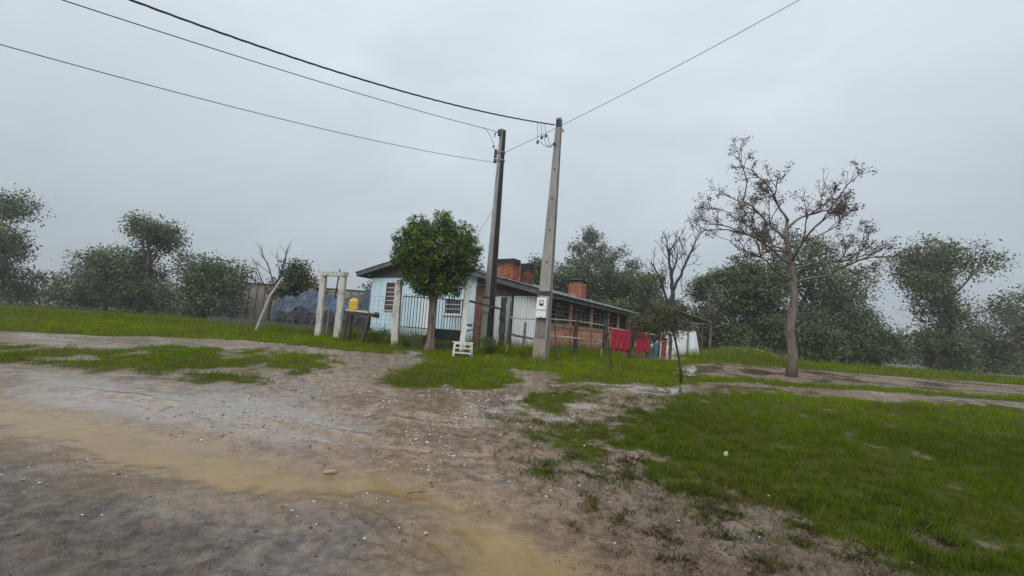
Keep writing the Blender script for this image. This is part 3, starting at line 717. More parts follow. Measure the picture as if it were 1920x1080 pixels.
# chimneys
def chimney(ac, bc, wa, wb, z0, z1, base, soot0, seed, cap=False, name='chimney'):
    core = LB(ac - wa / 2 + .03, ac + wa / 2 - .03, bc - wb / 2 + .03, bc + wb / 2 - .03, z0 - .5, z1 - .02).build(name, MT['mortar'], house)
    t = MB(); h_ = z1 - z0 + .35; zz = z0 - .35 - ZH
    dk = lambda x, z, r: min(1, max(0, (z - soot0 + r.uniform(-.12, .12)) / .22)) * .92 + .2 * r.random() * (r.random() < .4)
    xl, xr, yf, yb = -(ac + wa / 2), -(ac - wa / 2), bc - wb / 2, bc + wb / 2
    bricks(t, (xl, yf + .05, zz), (1, 0, 0), (0, -1, 0), wa, h_, .21, .1, seed=seed, base=base, dark=dk)
    bricks(t, (xr - .05, yf + .055, zz), (0, 1, 0), (1, 0, 0), wb - .055, h_, .21, .1, seed=seed + 1, base=base, dark=dk)
    bricks(t, (xl + .05, yf + .055, zz), (0, 1, 0), (-1, 0, 0), wb - .055, h_, .21, .1, seed=seed + 2, base=base, dark=dk)
    tag(t.build('brickwork', MT['brick'], core, color=True), kind='stuff')
    if cap:
        for sx in (-1, 1):
            for sy in (-1, 1):
                x_, y_ = -ac + sx * (wa / 2 - .09), bc + sy * (wb / 2 - .09)
                MB().box(x_ - .06, x_ + .06, y_ - .06, y_ + .06, z1 - ZH - .02, z1 - ZH + .17).build('cap_support', MT['pole_black'], core)
        MB().box(-ac - wa / 2 + .22, -ac + wa / 2 - .22, bc - wb / 2 + .12, bc + wb / 2 - .12, z1 - ZH - .02, z1 - ZH + .10).build('flue', MT['mortar'], core)
        MB().hexa([(-ac - wa / 2 - .06, bc - wb / 2 - .06, z1 - ZH + .17), (-ac + wa / 2 + .06, bc - wb / 2 - .06, z1 - ZH + .17), (-ac + wa / 2 + .06, bc + wb / 2 + .06, z1 - ZH + .17), (-ac - wa / 2 - .06, bc + wb / 2 + .06, z1 - ZH + .17),
                   (-ac - wa / 2 + .05, bc - wb / 2 + .05, z1 - ZH + .24), (-ac + wa / 2 - .05, bc - wb / 2 + .05, z1 - ZH + .24), (-ac + wa / 2 - .05, bc + wb / 2 - .05, z1 - ZH + .24), (-ac - wa / 2 + .05, bc + wb / 2 - .05, z1 - ZH + .24)]).build('cap_slab', MT['pole_black'], core)
    return core
chimney(4.1, 3.2, 1.45, .7, 4.1, 5.40, (.40, .135, .075), 1.15, 60)
chimney(3.40, 4.30, .62, .5, 4.1, 5.34, (.22, .085, .06), .95, 70)
chimney(1.62, 7.1, .80, .72, 3.75, 4.62, (.46, .17, .10), 1.6, 80, cap=True)
# dark doorway bay with things inside
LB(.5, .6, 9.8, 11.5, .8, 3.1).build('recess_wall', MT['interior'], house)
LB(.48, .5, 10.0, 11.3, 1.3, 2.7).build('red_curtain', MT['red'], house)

# ------------------------------------------------------------------ poles
def ipole(name, label, base, top, wb, db, wt, dt, rz, m_front, m_web):
    """tapered double-T concrete pole: two flanges and a web"""
    t = thing(name, label, 'utility pole', base, 0)
    rel = Vector(top) - Vector(base); cz, sz = math.cos(rz), math.sin(rz)
    def P(x, y, k):
        c = rel * k; return (c.x + x * cz - y * sz, c.y + x * sz + y * cz, c.z)
    NS = 12
    def prism(name_, m, rect):   # rect(k) -> x0,x1,y0,y1
        b = MB(); vs_, fs = [], []
        for i in range(NS + 1):
            k = -.03 + 1.03 * i / NS; x0, x1, y0, y1 = rect(max(k, 0))
            vs_ += [P(x0, y0, k), P(x1, y0, k), P(x1, y1, k), P(x0, y1, k)]
        for i in range(NS):
            for j in range(4): fs.append((4 * i + j, 4 * i + (j + 1) % 4, 4 * i + 4 + (j + 1) % 4, 4 * i + 4 + j))
        fs += [(3, 2, 1, 0), tuple(4 * NS + j for j in range(4))]
        b.add(vs_, fs); return b.build(name_, m, t)
    W = lambda k: wb + (wt - wb) * k; D = lambda k: db + (dt - db) * k
    prism('flange', m_front, lambda k: (-W(k) / 2, W(k) / 2, -D(k) / 2, -D(k) / 2 + .20 * D(k)))
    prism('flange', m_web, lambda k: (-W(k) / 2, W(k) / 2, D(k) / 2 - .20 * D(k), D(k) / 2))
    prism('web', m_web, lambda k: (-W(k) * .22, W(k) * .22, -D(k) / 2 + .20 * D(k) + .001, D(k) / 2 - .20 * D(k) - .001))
    return t, P, W, D
# dark pole
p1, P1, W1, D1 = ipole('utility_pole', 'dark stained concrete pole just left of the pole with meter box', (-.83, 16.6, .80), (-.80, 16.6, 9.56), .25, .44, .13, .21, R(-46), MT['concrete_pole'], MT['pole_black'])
for z_ in (7.78, 7.45): # clamp bands
    k = (z_ ) / 8.76; c = Vector(P1(0, 0, k)); w_ = max(W1(k), D1(k)) * .74
    b = MB(); n = 14
    ring = [(c.x + w_ * math.cos(2 * math.pi * i / n), c.y + w_ * math.sin(2 * math.pi * i / n)) for i in range(n)]
    vs_ = [(x, y, c.z + dz) for dz in (-.025, .025) for (x, y) in ring]
    b.add(vs_, [(i, (i + 1) % n, n + (i + 1) % n, n + i) for i in range(n)]).build('clamp_band', MT['alu'], p1)
    MB().box(c.x - w_ - .10, c.x - w_ + .01, c.y - .07, c.y + .07, c.z - (.2 if z_ > 7.6 else .08), c.z + (.12 if z_ > 7.6 else .05)).build('bracket', MT['black'], p1)
c = Vector(P1(0, 0, .985))
MB().box(c.x - .19, c.x - .06, c.y - .16, c.y - .02, c.z - .16, c.z + .06).build('bracket', MT['black'], p1)
MB().tube([(c.x - .30, c.y - .12, c.z - .10), (c.x - .30, c.y - .12, c.z - .26)], [.028, .02], 8).build('insulator', MT['ceramic'], p1)
MB().bar((c.x - .31, c.y - .12, c.z - .08), (c.x - .1, c.y - .1, c.z - .05), .02, .02).build('bracket', MT['black'], p1)
# old meter box and stub strapped to the foot of the dark pole
MB().box(-.24, .02, -.42, -.26, 1.42, 1.94).build('old_meter_box', MT['concrete_pole'], p1)
MB().box(-.20, -.02, -.36, -.22, .02, 1.40).build('stub', MT['concrete_pole'], p1)
MB().box(-.27, .05, -.45, -.24, 1.942, 1.975).build('box_lid', MT['pole_black'], p1)

p2, P2, W2, D2 = ipole('utility_pole', 'pale tapered concrete pole carrying a white meter box', (1.10, 14.46, .62), (1.25, 14.46, 9.06), .46, .44, .17, .19, R(-20), MT['concrete_pole_light'], MT['concrete_pole'])
def on2(x, z, off=0.0):      # point on the front flange of the pale pole
    k = (z - .62) / 8.44; return P2(x, -D2(k) / 2 - off, k)
def plate2(name, x0, x1, z0, z1, o0, o1, m, parent):
    return MB().hexa([on2(x0, z0, o1), on2(x1, z0, o1), on2(x1, z0, o0), on2(x0, z0, o0), on2(x0, z1, o1), on2(x1, z1, o1), on2(x1, z1, o0), on2(x0, z1, o0)]).build(name, m, parent)
mbx = plate2('meter_box', -.18, .15, 2.06, 2.72, .002, .15, MT['white'], p2)
plate2('viewing_window', -.09, .05, 2.45, 2.64, .152, .157, MT['black'], mbx)
plate2('window_glass', -.06, .03, 2.52, 2.62, .158, .160, MT['greypanel'], mbx)
plate2('lid', -.17, .14, 2.32, 2.36, .151, .165, MT['white'], mbx)
plate2('lid_edge', -.17, .14, 2.30, 2.32, .151, .158, MT['steel'], mbx)
plate2('latch', -.03, .02, 2.06, 2.10, .151, .17, MT['steel'], mbx)
plate2('strap', -.235, .235, 2.80, 2.95, .002, .012, MT['pole_black'], p2)
for i in range(4): plate2('weathered_board', -.20 + i * .09, -.20 + i * .09 + .075, 1.40, 2.05, .002, .02 + .006 * (i % 2), MT['greywood'], p2)
plate2('cement_patch', -.205, .19, .80, 1.36, .001, .016, MT['backwall'], p2)
for z_ in (3.9, 5.0, 6.1, 7.15): plate2('bolt_hole', -.03, .03, z_, z_ + .06, .001, .004, MT['black'], p2)
k = .985; plate2('top_cap', -.09, .09, 8.72, 9.0, .001, .006, MT['pole_black'], p2)
cc = Vector(on2(-.06, 8.07, .05)); MB().tube([cc, cc + Vector((-.05, -.04, 0))], [.05, .035], 8).build('cable_gland', MT['black'], p2)
cc = Vector(P2(.12, .05, .957)); MB().tube([cc, cc + Vector((.05, 0, -.12))], [.02, .02], 6).build('insulator', MT['ceramic'], p2)

# ------------------------------------------------------------------ wires
def span(p, q, sag, n=24, ext=0.0):
    p, q = Vector(p), Vector(q); d = q - p; out_ = []
    for i in range(n + 1):
        k = (1 + ext) * i / n; out_.append(p + d * k - Vector((0, 0, 4 * sag * k * (1 - k))))
    return out_
def wire(name, label, pts, rad, m, n=6):
    o0 = Vector(pts[0]); t = MB().tube([Vector(p) - o0 for p in pts], rad, n)
    o = t.build(name, m, None, smooth=True); o.location = o0
    return tag(o, label, 'wire')
# thick twisted service cable: two strands
cp = span((1.08, 14.36, 8.78), (-5.1, 9.0, 7.17), .17, 60, 1.5)
cab = thing('service_cable', 'thick black twisted cable crossing the sky to the pale pole top', 'cable', cp[0])
for s in (0, 1, 2):
    st = []
    for i in range(241):
        u_ = i / 240 * 60; j = min(int(u_), 59); p = cp[j].lerp(cp[j + 1], u_ - j) - cp[0]
        an = i * .55 + s * 2.09
        st.append(p + Vector((.0, math.cos(an) * .011, math.sin(an) * .011)))
    MB().tube(st, .0125, 5).build('strand', MT['cable'], cab, smooth=True)
wire('overhead_wire', 'thin wire from the left ending at top of the dark pole', span((-.93, 16.5, 9.40), (-5.62, 10.0, 7.39), .05, 40, 1.6), .011, MT['cable'])
wire('overhead_wire', 'lowest thin wire from the left reaching the dark pole clamp', span((-1.02, 16.45, 8.12), (-5.47, 10.0, 6.17), .08, 40, 1.6), .009, MT['alu'])
wire('overhead_wire', 'thin wire rising to the right from the dark pole behind the pale pole', span((-.72, 16.55, 8.56), (5.9, 12.0, 10.63), .08, 40, 1.5), .010, MT['alu'])
# drop leads from the twisted cable to the pale pole
def cab_at(x):
    for i in range(len(cp) - 1):
        if cp[i + 1].x <= x <= cp[i].x: return cp[i].lerp(cp[i + 1], (cp[i].x - x) / (cp[i].x - cp[i + 1].x))
    return cp[0]
drop_lab = ['longest drop wire, leftmost of three below the twisted cable', 'middle drop wire of three below the twisted cable', 'shortest drop wire, nearest the pale pole top']
for i, (x, zc) in enumerate(((.43, 7.87), (.56, 8.09), (.70, 8.22))):
    k0 = cab_at(x); b0 = Vector((k0.x + .02, k0.y, k0.z - .01))
    d = thing('drop_wire', drop_lab[i], 'wire', b0, group='drop wires at the pale pole')
    en = Vector((b0.x + .06, b0.y, zc)) - b0
    MB().tube([(0, 0, 0), en * .5 + Vector((.01, 0, 0)), en], .009, 5).build('lead', MT['alu'], d)
    MB().tube([en + Vector((0, 0, .03)), en, en + Vector((0, 0, -.07))], [.028, .042, .036], 8).build('connector', MT['black'], d)
    e2 = Vector((1.10, 14.22, 8.05)) - b0; s0 = en + Vector((.05, 0, .06 if i else .05))
    pts = []
    for k in range(15):
        u_ = k / 14; p = s0.lerp(e2, u_); p.z -= (.30 - .02 * i) * math.sin(math.pi * u_) * (1 if i else .55); pts.append(p)
    MB().tube([en + Vector((.02, 0, .0))] + pts, .009, 5).build('lead', MT['cable'], d)
# loop lead on the dark pole and thin line down to the tree
wire('jumper_wire', 'short curved lead dangling left of the dark pole top', [(-1.52, 15.8, 9.22), (-1.36, 15.95, 9.14), (-1.22, 16.1, 8.98), (-1.14, 16.2, 8.82), (-1.10, 16.25, 8.70)], .009, MT['cable'])
MB_ = MB().tube([(0, 0, .03), (0, 0, -.06)], [.035, .03], 8).build('wire_connector', MT['black']); MB_.location = (-1.10, 16.25, 8.68); tag(MB_, 'small black connector at the end of the dangling lead', 'connector')
wire('overhead_wire', 'thin line dropping from the dark pole into the round tree', span((-.95, 16.4, 6.2), (-1.35, 15.3, 5.0), .04, 12), .007, MT['cable'])

# ------------------------------------------------------------------ gates, posts, fences
def rough_post(name, base, top, w0, d0, w1, d1, m, n=7, wob=.012, parent=None, seed=0):
    rnd = random.Random(seed); b = MB(); vs_, fs = [], []
    base, top = Vector(base), Vector(top)
    for i in range(n + 1):
        k = i / n; c = base.lerp(top, k); w_ = w0 + (w1 - w0) * k; d_ = d0 + (d1 - d0) * k
        for (sx, sy) in ((-1, -.75), (-.75, -1), (.75, -1), (1, -.75), (1, .75), (.75, 1), (-.75, 1), (-1, .75)):
            vs_.append((c.x + sx * w_ / 2 + rnd.uniform(-wob, wob), c.y + sy * d_ / 2 + rnd.uniform(-wob, wob), c.z + rnd.uniform(-wob, wob) * (0 if i == 0 else 1)))
    for i in range(n):
        for j in range(8): fs.append((8 * i + j, 8 * i + (j + 1) % 8, 8 * i + 8 + (j + 1) % 8, 8 * i + 8 + j))
    fs += [tuple(range(7, -1, -1)), tuple(8 * n + j for j in range(8))]
    b.add(vs_, fs); return b.build(name, m, parent)
def tilt(parent_loc, p): return (p[0] - parent_loc[0], p[1] - parent_loc[1], p[2] - parent_loc[2])

# portal of concrete posts on the left
gl = (-7.2, 17.45, gz(-7.2, 17.45))
portal = thing('gateway', 'whitewashed concrete gateway of two posts joined by a lintel', 'gateway', gl)
rough_post('post', tilt(gl, (-7.74, 17.8, .65)), tilt(gl, (-7.80, 17.8, 3.30)), .26, .24, .22, .2, MT['whitewash'], parent=portal, seed=1)
rough_post('post', tilt(gl, (-6.70, 17.1, .65)), tilt(gl, (-6.71, 17.1, 3.26)), .26, .24, .22, .2, MT['whitewash'], parent=portal, seed=2)
MB().bar(tilt(gl, (-7.92, 17.87, 3.385)), tilt(gl, (-6.58, 17.02, 3.345)), .22, .17).build('lintel', MT['whitewash'], portal)
MB().bar(tilt(gl, (-7.65, 17.72, 2.62)), tilt(gl, (-6.8, 17.16, 2.62)), .03, .03).build('crossbar', MT['iron'], portal)
MB().tube([tilt(gl, (-7.05, 17.35, 2.4)), tilt(gl, (-6.93, 17.2, 3.55))], .03, 6).build('stick', MT['darkwood'], portal)
rough_post('inner_post', tilt(gl, (-7.42, 17.75, .7)), tilt(gl, (-7.40, 17.75, 2.0)), .10, .09, .09, .08, MT['greywood'], parent=portal, seed=3)
wg = thing('wire_gate', 'low wire gate hung in the whitewashed gateway', 'gate', (-7.2, 17.4, gz(-7.2, 17.4)))
for i in range(11):
    k = i / 10; x, y = -.40 + .82 * k, .32 - .55 * k
    MB().tube([(x, y, .03), (x, y, 1.05 - .0 * k)], .007, 5).build('upright', MT['iron'], wg)
for z_ in (.05, .38, .72, 1.05): MB().tube([(-.42, .335, z_), (.44, -.24, z_)], .008, 5).build('rail', MT['iron'], wg)

# fence left: kerb wall with wire strands
def line_fence(name, label, pts, hgt, strands, step):
    o0 = (pts[0][0], pts[0][1], gz(*pts[0])); t = thing(name, label, 'fence', o0)
    for (xa, ya), (xb, yb) in zip(pts[:-1], pts[1:]):
        L_ = math.hypot(xb - xa, yb - ya); n = max(1, int(L_ / step)); za, zb = gz(xa, ya), gz(xb, yb)
        for s in range(strands):
            h_ = .42 + (hgt - .42) * s / (strands - 1)
            MB().tube([tilt(o0, (xa, ya, za + h_)), tilt(o0, ((xa + xb) / 2, (ya + yb) / 2, (za + zb) / 2 + h_ - .02)), tilt(o0, (xb, yb, zb + h_))], .0055, 4).build('wire', MT['alu'], t)
        for i in range(1, n):
            k = i / n; x, y, z_ = xa + (xb - xa) * k, ya + (yb - ya) * k, za + (zb - za) * k
            MB().tube([tilt(o0, (x, y, z_ + .36)), tilt(o0, (x + random.uniform(-.01, .01), y, z_ + hgt))], .004, 4).build('stay', MT['alu'], t)
    return t
line_fence('wire_fence', 'thin wire fence between the gateway and the mossy concrete post', [(-6.55, 17.0), (-4.05, 15.25)], 1.75, 9, .22)
line_fence('wire_fence', 'thin wire fence running off left of the gateway', [(-7.92, 17.95), (-11.5, 20.6), (-17.0, 24.6)], 1.5, 7, .45)
def kerb_wall(label, pts, h_):
    o0 = (pts[0][0], pts[0][1], gz(*pts[0]) - .15)
    t = thing('kerb_wall', label, 'wall', o0)
    for (xa, ya), (xb, yb) in zip(pts[:-1], pts[1:]):
        n = max(1, int(math.hypot(xb - xa, yb - ya) / .6))
        for i in range(n):
            k0, k1 = i / n, (i + 1) / n - .008; p = (xa + (xb - xa) * k0, ya + (yb - ya) * k0); q_ = (xa + (xb - xa) * k1, ya + (yb - ya) * k1)
            dz = random.uniform(-.015, .015); za, zb = gz(*p), gz(*q_)
            MB().bar(tilt(o0, (p[0], p[1], za + h_ / 2 - .1 + dz)), tilt(o0, (q_[0], q_[1], zb + h_ / 2 - .1 + dz)), .14 + random.uniform(-.008, .008), h_ + .2).build('block', MT['kerb'], t)
kerb_wall('low dark mossy kerb wall between gateway and mossy post', [(-6.5, 17.05), (-4.1, 15.35)], .27)
kerb_wall('low dark mossy kerb wall left of the gateway', [(-8.0, 18.05), (-11.5, 20.65), (-17, 24.65)], .36)

# posts of the bar gate
mp_ = rough_post('gate_post', (0, 0, -.1), (-.07, 0, 2.36), .25, .24, .22, .21, MT['whitewash'], seed=4); mp_.location = (-3.92, 15.16, .72)
tag(mp_, 'thick mossy grey concrete post left of the bar gate', 'post')
wp_l = (-1.56, 15.0, .70)
wp = thing('gate_post', 'slim white painted concrete post right of the bar gate', 'post', wp_l)
rough_post('shaft', (0, 0, -.1), (.02, 0, 2.02), .19, .18, .185, .18, MT['whitepost'], parent=wp, seed=5)
rough_post('head', (.02, 0, 2.03), (.025, 0, 2.46), .215, .2, .22, .2, MT['whitepost'], parent=wp, seed=6, n=3)
MB().box(.1, .28, -.05, .02, .92, 1.0).build('hinge_stub', MT['black'], wp)
# iron bar gate: two leaves
lab = ['left leaf of the dark iron bar gate beside mossy post', 'right leaf of the dark iron bar gate beside white post']
for li, (xa, xb) in enumerate(((-3.78, -2.72), (-2.68, -1.68))):
    y_ = 15.12; o0 = (xa, y_, .74); t = thing('bar_gate', lab[li], 'gate', o0, group='leaves of the bar gate'); W_ = xb - xa
    n = 10
    for i in range(n + 1):
        x = W_ * i / n; x += random.uniform(-.008, .008)
        b = random.uniform(-.012, .012)
        MB().tube([(x, 0, .02), (x + b, 0, .9), (x, 0, 1.80 + (.05 if i % 2 else .0))], .013, 6).build('bar', MT['iron'], t)
        if i < n: MB().tube([(x + W_ / n / 2, .0, .02), (x + W_ / n / 2, 0, .72)], .010, 5).build('short_bar', MT['iron'], t)
    for z_ in (.04, .71, 1.77): MB().bar((0, 0, z_), (W_, 0, z_ + random.uniform(-.01, .01)), .03, .032).build('rail', MT['iron'], t)

# white slatted stool
cl = (-1.38, 13.62, gz(-1.38, 13.7) - .01)
st = thing('slatted_stool', 'weathered white slatted wooden stool tipped beside the white post', 'stool', cl, R(14))
HT = .44
legs = [(-.30, -.05), (.27, -.05), (-.24, .48), (.30, .50)]
for (x, y) in legs:
    MB().bar((x, y, 0), (x * .93, y + (.03 if y < 0 else -.02), HT), .045, .045).build('leg', MT['whitepost'], st)
for z_, e in ((HT - .02, .045), (HT - .155, .04), (HT - .30, .045)):
    MB().bar((-.29, -.062, z_), (.26, -.062, z_ - .012), .022, e).build('rung', MT['whitepost'], st)
for z_ in (HT - .03, HT - .22): MB().bar((.27, -.02, z_), (.29, .48, z_), .022, .04).build('rung', MT['whitepost'], st)
MB().bar((-.275, -.02, HT - .03), (-.23, .46, HT - .03), .022, .04).build('rung', MT['whitepost'], st)
for i in range(4): MB().bar((-.31, .05 + i * .13, HT + .012), (.31, .05 + i * .135, HT + .012), .07, .02).build('slat', MT['whitepost'], st)
MB().bar((-.25, -.062, HT - .04), (-.29, -.05, HT - .17), .03, .02).build('brace', MT['whitepost'], st)

# dark stump fence between the poles
t0 = (-.24, 15.13, .68)
o = rough_post('fence_post', (0, 0, -.1), (-.02, 0, 2.05), .19, .19, .20, .18, MT['darkwood'], n=12, wob=.028, seed=8); o.location = t0
tag(o, 'thick black rough wooden post between the two utility poles', 'post')
o = MB().bar((0, 0, 0), (1.24, .1, -.22), .06, .075).build('crossbar', MT['darkwood']); o.location = (-1.48, 14.96, 2.50); tag(o, 'black timber bar sloping from white post to black wooden post', 'bar')
sf = thing('pole_fence', 'rough pole fence of pale rails between black post and pale utility pole', 'fence', (.0, 14.8, .68))
rough_post('post', (-.04, 0, -.1), (.01, 0, 1.90), .075, .07, .06, .06, MT['brownwood'], parent=sf, wob=.01, seed=9, n=9)
rough_post('post', (-.09, -.02, -.1), (-.02, -.02, .42), .05, .05, .04, .04, MT['palewood'], parent=sf, wob=.008, seed=10)
rough_post('post', (.53, .40, -.05), (.56, .40, 1.22), .10, .09, .09, .08, MT['greywood'], parent=sf, wob=.01, seed=11)
MB().tube([(-.02, .05, 1.34), (.4, -.07, 1.33), (.84, -.2, 1.335)], [.032, .030, .028], 7).build('rail', MT['palewood'], sf)
MB().tube([(-.03, .05, .83), (.2, 0, .74), (.5, -.1, .71), (.84, -.2, .67)], [.034, .04, .035, .03], 7).build('rail', MT['brownwood'], sf)

# stick fence on the right
rf0 = (1.3, 14.6, .68)
rf = thing('stick_fence', 'uneven stick fence with rails and wires along the brick wing', 'fence', rf0)
for i, (b, t_, w_, m_) in enumerate((((2.46, 15.9), (2.43, 15.9, 2.33), .15, 'darkwood'), ((3.76, 17.06), (3.79, 17.06, 2.26), .17, 'darkwood'), ((4.90, 17.6), (4.95, 17.6, 2.14), .15, 'darkwood'), ((5.93, 18.5), (5.96, 18.5, 1.95), .14, 'brownwood'), ((7.3, 19.6), (7.3, 19.6, 1.9), .13, 'brownwood'))):
    rough_post('post', tilt(rf0, (b[0], b[1], gz(*b) - .1)), tilt(rf0, t_), w_, w_ * .9, w_ * .9, w_ * .85, MT[m_], n=11, wob=.02, parent=rf, seed=30 + i)
MB().tube([tilt(rf0, p) for p in ((1.25, 14.65, 1.48), (1.9, 15.3, 1.475), (2.62, 16.0, 1.46))], [.036, .038, .034], 7).build('rail', MT['palewood'], rf)
MB().tube([tilt(rf0, p) for p in ((2.4, 15.85, 1.42), (3.1, 16.5, 1.40), (3.85, 17.1, 1.40))], [.028, .026, .024], 7).build('rail', MT['greywood'], rf)
MB().tube([tilt(rf0, p) for p in ((3.75, 17.0, 1.97), (4.9, 17.55, 1.90), (6.0, 18.45, 1.86), (7.3, 19.55, 1.82))], [.022, .024, .022, .02], 7).build('rail', MT['palewood'], rf)
MB().tube([tilt(rf0, p) for p in ((1.25, 14.65, 2.06), (2.45, 15.88, 2.10), (3.77, 17.04, 2.05))], .02, 5).build('rail', MT['palewood'], rf)
for z_ in (1.05, 1.25, 1.75):
    MB().tube([tilt(rf0, p) for p in ((1.3, 14.65, z_), (2.45, 15.88, z_ + .03), (3.77, 17.04, z_ + .02), (4.92, 17.58, z_), (5.94, 18.48, z_), (7.3, 19.58, z_))], .006, 4).build('wire', MT['alu'], rf)
o = MB().tube([(0, 0, -.1), (-.05, 0, .6), (-.12, .02, 1.36)], [.022, .02, .018], 6).build('stake', MT['iron']); o.location = (1.52, 13.49, .63); tag(o, 'thin rusty stake standing just right of the pale utility pole', 'stake')
o = MB().tube([(0, 0, -.1), (-.05, 0, .25), (-.12, .02, .56), (-.13, .02, .9)], [.026, .022, .018, .012], 6).build('stake', MT['darkwood']); o.location = (3.02, 12.5, gz(3.02, 12.5)); tag(o, 'short crooked dark stick leaning in the bright grass', 'stake')
o = MB().tube([(0, 0, -.05), (.02, 0, .38)], .022, 6).build('stake', MT['palewood']); o.location = (3.55, 16.6, gz(3.55, 16.6)); tag(o, 'short pale peg in the grass before the brick wing', 'stake')

# red cloths hung over the rail
def cloth(name, label, p, q, ztop, drop, m, seed, folds=5):
    p, q = Vector(p), Vector(q); n, k = 44, 26; rnd = np.random.default_rng(seed)
    u_ = np.linspace(0, 1, n); v_ = np.linspace(0, 1, k); U, Vv = np.meshgrid(u_, v_)
    d = (q - p); nrm = Vector((d.y, -d.x, 0)).normalized()
    ph = rnd.uniform(0, 6); amp = .014 * (.25 + Vv)
    off = amp * np.sin(U * folds * 2 * math.pi + ph + Vv * .8) + .02 * np.sin(U * 23 + Vv * 5 + ph) * Vv + .02
    X = p.x + d.x * U + nrm.x * off; Y_ = p.y + d.y * U + nrm.y * off
    sag = .03 * np.sin(U * math.pi)
    Z = ztop - sag - drop * Vv * (1 + .05 * np.sin(U * 4 + ph)) - .012 * np.sin(U * 17)
    o0 = np.array([p.x, p.y, ztop - drop])
    V = np.stack([X.ravel(), Y_.ravel(), Z.ravel()], 1) - o0
    ii = (np.arange(k - 1)[:, None] * n + np.arange(n - 1)[None, :]).ravel()
    Fq = np.stack([ii, ii + n, ii + n + 1, ii + 1], 1)
    o = np_mesh(name, V, Fq, m, smooth=True); o.location = o0
    s = o.modifiers.new('thickness', 'SOLIDIFY'); s.thickness = .006
    return tag(o, label, 'cloth')
cloth('red_cloth', 'larger red cloth hung over fence rail by the brick wing', (4.02, 17.08, 0), (4.90, 17.50, 0), 1.95, .80, MT['red'], 1)
cloth('red_cloth', 'smaller red cloth hung over fence rail further from the brick wing', (5.22, 17.82, 0), (5.95, 18.40, 0), 1.885, .82, MT['red'], 2, 4)
cloth('red_cloth', 'narrow lower flap of red cloth below the larger red cloth', (4.06, 17.14, 0), (4.82, 17.52, 0), 1.30, .26, MT['red'], 5, 3)

# ------------------------------------------------------------------ bin stand with jug
tl = (-5.38, 15.65, gz(-5.38, 15.65))
tb = thing('bin_stand', 'rough wooden stand with thick pale top in front of wire fence', 'table', tl)
MB().hexa([(-.52, -.05, 1.10), (.62, -.42, 1.06), (.66, .05, 1.05), (-.50, .40, 1.09), (-.52, -.05, 1.17), (.62, -.42, 1.13), (.66, .05, 1.12), (-.50, .40, 1.16)]).build('table_top', MT['whitewash'], tb)
MB().bar((-.50, -.03, 1.04), (.62, -.39, .99), .04, .12).build('apron', MT['darkwood'], tb)
MB().bar((.62, -.38, .99), (.65, .04, .98), .04, .12).build('apron', MT['darkwood'], tb)
for i, (x, y, xt, yt, w_) in enumerate(((-.50, -.05, -.40, .0, .08), (.33, -.62, .42, -.28, .09), (.20, .42, .28, .10, .13), (-.42, .38, -.40, .3, .08))):
    z_ = gz(tl[0] + x, tl[1] + y) - tl[2]
    MB().bar((x, y, z_ - .05), (xt, yt, 1.10), w_, w_ * .8).build('leg', MT['brownwood'] if i == 2 else MT['darkwood'], tb)
MB().bar((-.42, -.02, .62), (.38, -.42, .58), .03, .05).build('stretcher', MT['darkwood'], tb)
jg = thing('yellow_jug', 'yellow plastic jug on the rough wooden stand', 'jug', (tl[0] - .30, tl[1] + .05, tl[2] + 1.165), R(15))
prof = [(.13, 0), (.155, .02), (.16, .15), (.145, .17), (.16, .19), (.16, .30), (.12, .37), (.07, .39)]
vs_, fs = [], []; n = 20
for (r_, z_) in prof:
    for i in range(n):
        an = 2 * math.pi * i / n; cx, sy = math.cos(an), math.sin(an)
        kx = abs(cx) ** .5 * (1 if cx > 0 else -1); ky = abs(sy) ** .5 * (1 if sy > 0 else -1)
        vs_.append((r_ * kx, r_ * .8 * ky, z_))
for j in range(len(prof) - 1):
    for i in range(n): fs.append((j * n + i, j * n + (i + 1) % n, (j + 1) * n + (i + 1) % n, (j + 1) * n + i))
fs += [tuple(range(n - 1, -1, -1)), tuple((len(prof) - 1) * n + i for i in range(n))]
MB().add(vs_, fs).build('body', MT['yellow'], jg, smooth=False)
MB().tube([(-.02, 0, .39), (-.02, 0, .43)], .04, 10).build('cap', MT['yellow'], jg)
MB().tube([(.02, 0, .40), (.08, 0, .42), (.12, 0, .38), (.13, 0, .30)], .016, 6).build('handle', MT['yellow'], jg)

# green handcart behind the bar gate
hc = thing('handcart', 'dark green handcart parked behind the right gate leaf', 'cart', (-2.3, 16.6, gz(-2.3, 16.6)), R(3))
MB().hexa([(-.45, -.22, .30), (.45, -.22, .30), (.45, .22, .30), (-.45, .22, .30), (-.62, -.33, .66), (.62, -.33, .66), (.62, .33, .66), (-.62, .33, .66)]).build('tub', MT['green'], hc)
for s in (-1, 1):
    MB().tube([(-.85, s * .25, .30), (.2, s * .25, .30), (.75, s * .27, .70), (.98, s * .28, .74)], .022, 6).build('handle', MT['black'], hc)
    MB().tube([(.3, s * .24, .3), (.36, s * .26, .0)], .018, 6).build('leg', MT['iron'], hc)
vs_ = []
MB().tube([(-.78, -.05, .2), (-.78, .05, .2)], .2, 18).build('wheel', MT['black'], hc)

